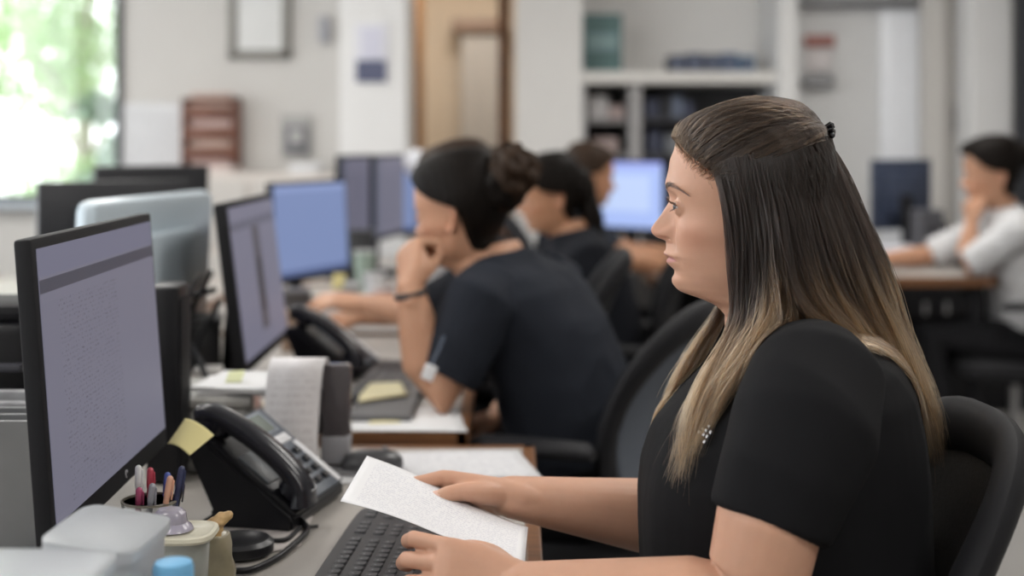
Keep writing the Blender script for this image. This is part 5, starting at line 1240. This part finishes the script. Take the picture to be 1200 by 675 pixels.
# back-left cabinet under the rack, with paper on it
fc = empty('filing_cabinet', 'low off-white cabinet against the back wall beneath the wooden rack', 'cabinet', (Xp(300, 6.75), 6.78, 0)); hz = Zp(204, 6.55)
frombm('body', bx(-.40, .40, -.2, .2, 0, hz, .006), mat('cabinet_cream', (.62, .57, .53), .5), fc, False)
for k in range(2):
    for j in range(3): d_ = frombm('drawer', bx(-.39+.4*k, -.01+.4*k, -.212, -.2, .05+j*.36, .37+j*.36, .004), mat('drawer_cream', (.55, .52, .49), .5), fc, False); frombm('handle', bx(-.25+.4*k, -.15+.4*k, -.228, -.212, .22+j*.36, .235+j*.36, .004), steel, d_)
for lab, a, b_, t_ in (('white paper tray on the cream cabinet at its right end', 338, 372, 192), ('pale box on the cream cabinet at its left end', 240, 272, 196)):
    o = frombm('paper_tray' if a > 300 else 'pale_box', bx(Xp(a, 6.6), Xp(b_, 6.6), 6.62, 6.9, hz, Zp(t_, 6.62), .01), [white, mat('box_pale_pink', (.60, .52, .49), .6)][a < 300]); tag(o, lab, 'box')
# right desk things
smallbox('paper_tray', 'low stack of white papers on the right desk left of the leaning arm', 'papers', 1052, 5.6, .16, .2, .05, (.55, .55, .6), .1, .786, (.66, .66, .72)); smallbox('paper_box', 'pale box behind the papers on the right desk', 'box', 1086, 5.95, .14, .12, .11, (.50, .50, .53), .2, .786, (.6, .6, .6))
smallbox('desk_organizer', 'dark organizer beside the navy monitor on the right desk', 'organizer', 1086, 5.60, .10, .10, .20, (.07, .07, .08), .2, .786); smallbox('keyboard_tray', 'grey keyboard tray under the bright blue monitor', 'tray', 752, 5.3, .14, .30, .03, (.24, .25, .27), .1, .786)
smallbox('phone_charger', 'tall black charger dock behind the raised arm at the right', 'charger', 1100, 5.42, .05, .08, .16, (.02, .02, .025), .0, .786)

# ------------------------------------------------------------------ office chairs
def chair(label, loc, F, seat_z=.46, back_x=.16, back_z0=.56, back_z1=.98, lean=.25, w_=.235, mesh_m=None, arms=True, group='office chairs', armz=.68):
    rz = math.atan2(F[1], F[0]); o = empty('office_chair', label, 'chair', (loc[0], loc[1], 0), rz, group)   # local +x = forward
    bm = bmesh.new(); loft(bm, [((.02, 0, seat_z-.06+z), V((.235*k, 0, .01)), V((0, .24*k, 0)), 4) for z, k in ((0, .9), (.015, .99), (.05, 1.), (.07, .93), (.078, .7), (.078, .1))], 40); frombm('seat', bm, fabric('seat_black', (.018, .018, .02)), o)
    # backrest: padded rim and mesh
    H = (back_z1-back_z0)/2; zc = (back_z0+back_z1)/2; n = 56; rim = []
    def bp(u, v): return V((-back_x-.0-math.tan(lean)*(v*H+H)*1.+1.1*u*u+.03*math.cos(v*2.2), u, zc+v*H))
    for i in range(n+1):
        t = 2*math.pi*i/n; u = math.copysign(abs(math.cos(t))**(2/3.2), math.cos(t))*(w_-.025); v = math.copysign(abs(math.sin(t))**(2/2.8), math.sin(t))*.94
        rim.append(bp(u*(1-.10*max(0, v)), v))
    bm = bmesh.new(); R = []
    for i in range(n):
        p, d = rim[i], (rim[(i+1) % n]-rim[i-1]).normalized(); c_ = (V((p.x, 0, zc))-p); c_ = (c_-d*c_.dot(d)).normalized(); nn = d.cross(c_)
        R.append([bm.verts.new(p+c_*.034*math.cos(a)+nn*.020*math.sin(a)) for a in [2*math.pi*k/14 for k in range(14)]])
    for i in range(n):
        for k in range(14): bm.faces.new((R[i][k], R[i][(k+1) % 14], R[(i+1) % n][(k+1) % 14], R[(i+1) % n][k]))
    bk = frombm('backrest', bm, mat('chair_rim', (.010, .010, .012), .6, 0, .1, 30, .15, 900, spec=.2), o)
    bm = bmesh.new(); g = []
    for j in range(25):
        v = -1+2*j/24; row = []
        for i in range(21):
            u = (-1+2*i/20)
            uu, vv = u*math.sqrt(1-v*v*.35)*(w_-.03), v*.94*math.sqrt(1-u*u*.30); row.append(bm.verts.new(bp(uu*(1-.10*max(0, vv)), vv)+V((-.008, 0, 0))))
        g.append(row)
    for j in range(24):
        for i in range(20): bm.faces.new((g[j][i], g[j][i+1], g[j+1][i+1], g[j+1][i]))
    ms = frombm('mesh_panel', bm, mesh_m or mat('chair_mesh_black', (.02, .02, .022), .8, 0, .35, 260, .8, 1500, spec=.2), bk); ms.modifiers.new('t', 'SOLIDIFY').thickness = .006
    bm = bmesh.new(); tube(bm, catmull([(-.02, 0, seat_z-.05), (-back_x-.03, 0, seat_z-.03), (-back_x-.05, 0, back_z0+.03), tuple(bp(0, -.5)-V((.03, 0, 0)))], 5), .022, 12); frombm('back_bar', bm, blackm, o)
    if arms:
        for s_ in (-1, 1):
            bm = bmesh.new(); loft(bm, [((x, s_*.275, armz+z), V((0, w2, 0)), V((0, 0, h_)), 3) for x, z, w2, h_ in ((-.13, -.006, .02, .010), (-.11, 0, .038, .014), (.0, 0, .042, .016), (.10, 0, .040, .015), (.125, -.004, .025, .009))], 20); a_ = frombm('armrest', bm, blackm, o)
            bm = bmesh.new(); tube(bm, catmull([(.0, s_*.275, armz-.01), (-.0, s_*.28, armz-.12), (.0, s_*.26, seat_z-.02), (.0, s_*.18, seat_z-.05)], 5), .016, 10); frombm('arm_post', bm, blackm, a_)
    bm = bmesh.new(); lathe(bm, [(.028, .09), (.028, .24), (.018, .24), (.018, seat_z-.05)], n=20); frombm('gas_column', bm, steel, o)
    for k in range(5):
        a = k*2*math.pi/5+.3; d = V((math.cos(a), math.sin(a), 0)); bm = bmesh.new(); tube(bm, [V((0, 0, .105)), d*.15+V((0, 0, .10)), d*.28+V((0, 0, .075))], [.028, .022, .015], 12); l_ = frombm('base_leg', bm, blackm, o)
        bm = bmesh.new(); q = d*.28; s2 = V((-d.y, d.x, 0)); tube(bm, [q-s2*.022+V((0, 0, .028)), q+s2*.022+V((0, 0, .028))], .027, 16, False); tube(bm, [q+V((0, 0, .05)), q+V((0, 0, .08))], .008, 8, False); frombm('caster', bm, blackp, l_)
    return o
chair('black mesh office chair behind the long-haired woman, nearest the camera', (.30, 1.62), (-1, 0), back_x=.16, back_z0=.46, back_z1=.945, lean=.20, w_=.275, arms=False, mesh_m=mat('chair_mesh_grey', (.060, .056, .054), .8, 0, .4, 260, .8, 1500, spec=.2))
bluegrey = mat('chair_fabric_bluegrey', (.10, .115, .14), .8, 0, .2, 200, .4, 900)
chair('black office chair with blue-grey back holding the woman with the bun', (.13, 2.84), (-.93, .36), back_x=.17, back_z0=.52, back_z1=.94, lean=.22, mesh_m=bluegrey, armz=.70)
chair('black office chair carrying the person behind the bun woman', (.06, 3.58), (-1, 0.05), lean=.15)
chair('black office chair under the woman with the long black ponytail', (.33, 4.17), (-1, .1), lean=.15)
chair('black office chair of the person facing right by the shelves', (.20, 5.3), (1, .0), lean=.12)
chair('black office chair under the person in the white shirt', (1.88, 5.12), (-1, .05), lean=.15, armz=.69)
chair('empty black office chair at the far left beyond the desks', (-2.3, 3.2), (1, 0), lean=.12)
# ------------------------------------------------------------------ other people
def bun_hair(root, fr):
    a = blob(fr, (-.126, .0, .058), (.054, .050, .056), 2, .2); b = blob(fr, (-.098, 0, .03), (.05, .055, .055), 4, .05)
    hx = [(100, 700), (160, 770), (168, 798), (175, 802), (190, 818), (205, 840), (216, 862), (226, 882), (236, 902), (262, 908), (300, 908), (322, 912), (332, 930), (338, 1200), (460, 1200)]
    h1 = hair_cap(root, fr, hair_black_m, .011, hx, lambda f, l, z: .010*np.exp(-((f+.06)/.06)**2-((z+.0)/.06)**2)+.0008*np.sin(l*500+f*300), extra=[b])
    me = bpy.data.meshes.new('hair_bun'); me.from_pydata(a[0], [], a[1]); h2 = link('hair_bun', me, hair_brown_m, root)
    return [h1, h2]
def hd(d, back, ts, curls, k=1., **kw):
    return lambda bm, w: hand(bm, w, d, back, ts, curls, k=k, **kw)
fist = [(1.35, 1.5, .7), (1.4, 1.55, .7), (1.4, 1.55, .7), (1.4, 1.5, .7)]; relax = [(.3, .5, .25), (.35, .5, .25), (.4, .55, .3), (.45, .6, .3)]
F2 = V((-.90, .43, 0)).normalized(); yF2 = V((-.90, .44, 0))
L2 = V((0, 0, 1)).cross(F2)
w2 = P(480, 338, 2.70); e2 = P(508, 466, 2.70); f2 = (P(480, 293, 2.745)-w2)
r2, fr2, inv2 = seated('person', 'woman with a brown hair bun and dark navy scrubs resting her chin on her fist', F2, (.16, 2.90, .55), (-.03, 2.87, 1.035), P(541, 244, 2.86),
    skinB, scrub_navy, pants_black, bun_hair, [(1, e2, w2, hd((f2.x, f2.y, f2.z), (-.75, -.6, .1), 1, fist, 1.08, thumb=[(.036, .026, -.024), (.060, .018, -.044), (.074, -.004, -.050)])), (-1, (.10, 3.12, .78), (-.03, 2.98, .675), hd((-.9, -.3, -.1), (0, 0, 1), -1, relax))],
    [(1, (-.22, 2.72, .55), (-.15, 2.72, .10)), (-1, (-.20, 3.05, .55), (-.12, 3.05, .10))], pitch=.16, yawF=yF2, hscale=1.0, voxel=.0045, bulge=.035, sw=.165, shirtname='scrub_top', girth=1.05, sleeve=.76, ag=1.22)
bm = bmesh.new(); wd = (w2-e2).normalized(); c_ = w2-wd*.012; a_ = wd.orthogonal().normalized(); b_ = wd.cross(a_)
ring_ = [c_+a_*.0285*math.cos(t)+b_*.0285*math.sin(t) for t in [2*math.pi*i/24 for i in range(25)]]
tube(bm, ring_, .0062, 8, False); bm.transform(inv2); tag(frombm('wristband', bm, mat('band_dark', (.02, .02, .022), .5), r2), 'black wristband')
bm = bmesh.new(); bx(-.012, .012, -.002, .002, -.016, .014, .003, bm); bm.transform(Matrix.Translation(P(503, 436, 2.59))@Matrix.Rotation(.4, 4, 'Y')); bm.transform(inv2); bd = tag(frombm('name_badge', bm, mat('badge_white', (.8, .8, .82), .4), r2), 'white name badge')
bm = bmesh.new(); tube(bm, catmull([P(520, 395, 2.63), P(515, 408, 2.62), P(510, 418, 2.61), P(505, 430, 2.60)], 5), .003, 8); bm.transform(inv2); frombm('lanyard', bm, mat('lanyard_blue', (.06, .08, .12), .5), r2)

hx_n = [(100, 700), (160, 770), (168, 800), (180, 806), (198, 822), (216, 838), (226, 858), (236, 896), (268, 906), (290, 898), (320, 910), (334, 930), (345, 1200), (460, 1200)]
def short_hair(m, t=.014, tail=None, bun=None, fn=None):
    def f(root, fr):
        ex = []
        if tail: ex = [blob(fr, c, r, k, .06) for k, (c, r) in enumerate(tail)]
        return [hair_cap(root, fr, m, t, hx_n, fn or (lambda f_, l, z: .0008*np.sin(l*400+f_*200)), 140, 3., extra=ex)]
    return f
# person typing behind the bun woman
seated('person', 'person in black scrubs reaching over the third desk, head hidden behind the bun woman', (-1, 0, 0), (.05, 3.60, .54), (-.09, 3.56, 1.02), (-.135, 3.56, 1.155),
    skinB, scrub_dark, pants_black, short_hair(hair_brown_m, .016, [((-.11, 0, .06), (.04, .04, .04))]), [(1, P(488, 368, 3.43), P(428, 356, 3.46), hd((-.95, .1, .12), (0, -.3, .9), 1, relax)), (-1, (-.22, 3.86, .80), (-.42, 3.80, .79), hd((-1, -.2, 0), (0, 0, 1), -1, relax))],
    [(1, (-.30, 3.50, .55), (-.28, 3.50, .1)), (-1, (-.30, 3.72, .55), (-.28, 3.72, .1))], pitch=.12, voxel=.006)
# woman with ponytail
seated('person', 'woman in black scrubs with long black hair, seated behind the bun woman', (-1, -.1, 0), (.30, 4.17, .52), (.18, 4.16, 1.01), (.118, 4.15, 1.12),
    skinC, scrub_dark, pants_black, short_hair(hair_black_m, .02, [((-.095, 0, .00), (.05, .06, .075)), ((-.115, 0, -.09), (.038, .055, .10)), ((-.118, 0, -.18), (.028, .045, .08))]), [(1, P(694, 345, 3.98), P(620, 372, 3.92), hd((-1, 0, -.05), (0, -.2, 1), 1, relax)), (-1, (.02, 4.45, .81), (-.16, 4.35, .785), hd((-1, -.2, 0), (0, 0, 1), -1, relax))],
    [(1, (-.06, 4.07, .55), (-.02, 4.07, .1)), (-1, (-.06, 4.27, .55), (-.02, 4.27, .1))], pitch=.18, voxel=.006, hscale=.94)
# person facing right
seated('person', 'person with short dark brown hair in dark scrubs facing the bright blue monitor', (1, .1, 0), (.20, 5.28, .54), (.24, 5.26, 1.03), (.290, 5.26, 1.15),
    skinC, scrub_navy, pants_black, short_hair(hair_brown_m, .012), [(-1, P(742, 306, 5.02), P(792, 312, 5.12), hd((.95, .1, -.05), (0, -.2, 1), -1, relax)), (1, (.48, 5.48, .83), (.66, 5.40, .83), hd((1, -.1, 0), (0, 0, 1), 1, relax))],
    [(-1, (.55, 5.20, .58), (.52, 5.20, .1)), (1, (.55, 5.38, .58), (.52, 5.38, .1))], pitch=.15, voxel=.006, sleeve=.7)
# person in white at the right edge
wR = P(1139, 262, 5.04); eR = P(1130, 312, 5.02)
seated('person', 'dark-haired person in a white shirt at the right edge, hand at the mouth', (-1, .1, 0), (1.93, 5.14, .54), (1.84, 5.12, 1.03), (1.80, 5.12, 1.165),
    skinB, shirt_white, pants_black, short_hair(hair_black_m, .02, [((-.10, 0, .05), (.05, .05, .05))]), [(1, eR, wR, hd((-.05, .25, 1), (-.9, -.3, .1), 1, fist, .95)), (-1, (1.62, 5.34, .83), (1.42, 5.22, .825), hd((-1, -.25, 0), (0, 0, 1), -1, relax))],
    [(1, (1.55, 5.04, .56), (1.60, 5.04, .1)), (-1, (1.55, 5.24, .56), (1.60, 5.24, .1))], pitch=.1, voxel=.006, hscale=1.03, sleeve=.92)
w = bpy.data.worlds.new('World'); SC.world = w; w.use_nodes = True
w.node_tree.nodes['Background'].inputs[0].default_value = (.93, .97, 1, 1); w.node_tree.nodes['Background'].inputs[1].default_value = 4.0
cam = bpy.data.cameras.new('Camera'); co = bpy.data.objects.new('Camera', cam); COL.objects.link(co); SC.camera = co
co.location = (0, 0, CAMZ); co.rotation_euler = (math.pi/2, 0, 0)
cam.sensor_width = 36; cam.lens = 36*FP/1200; cam.shift_x = 0; cam.shift_y = -(337.5-YH)/1200; cam.clip_start = .05
cam.dof.use_dof = True; cam.dof.focus_distance = 1.58; cam.dof.aperture_fstop = cam.lens/1000/.021
SC.view_settings.view_transform = 'Standard'; SC.view_settings.look = 'None'; SC.view_settings.exposure = 0; SC.view_settings.gamma = 1
SC.cycles.use_denoising = True
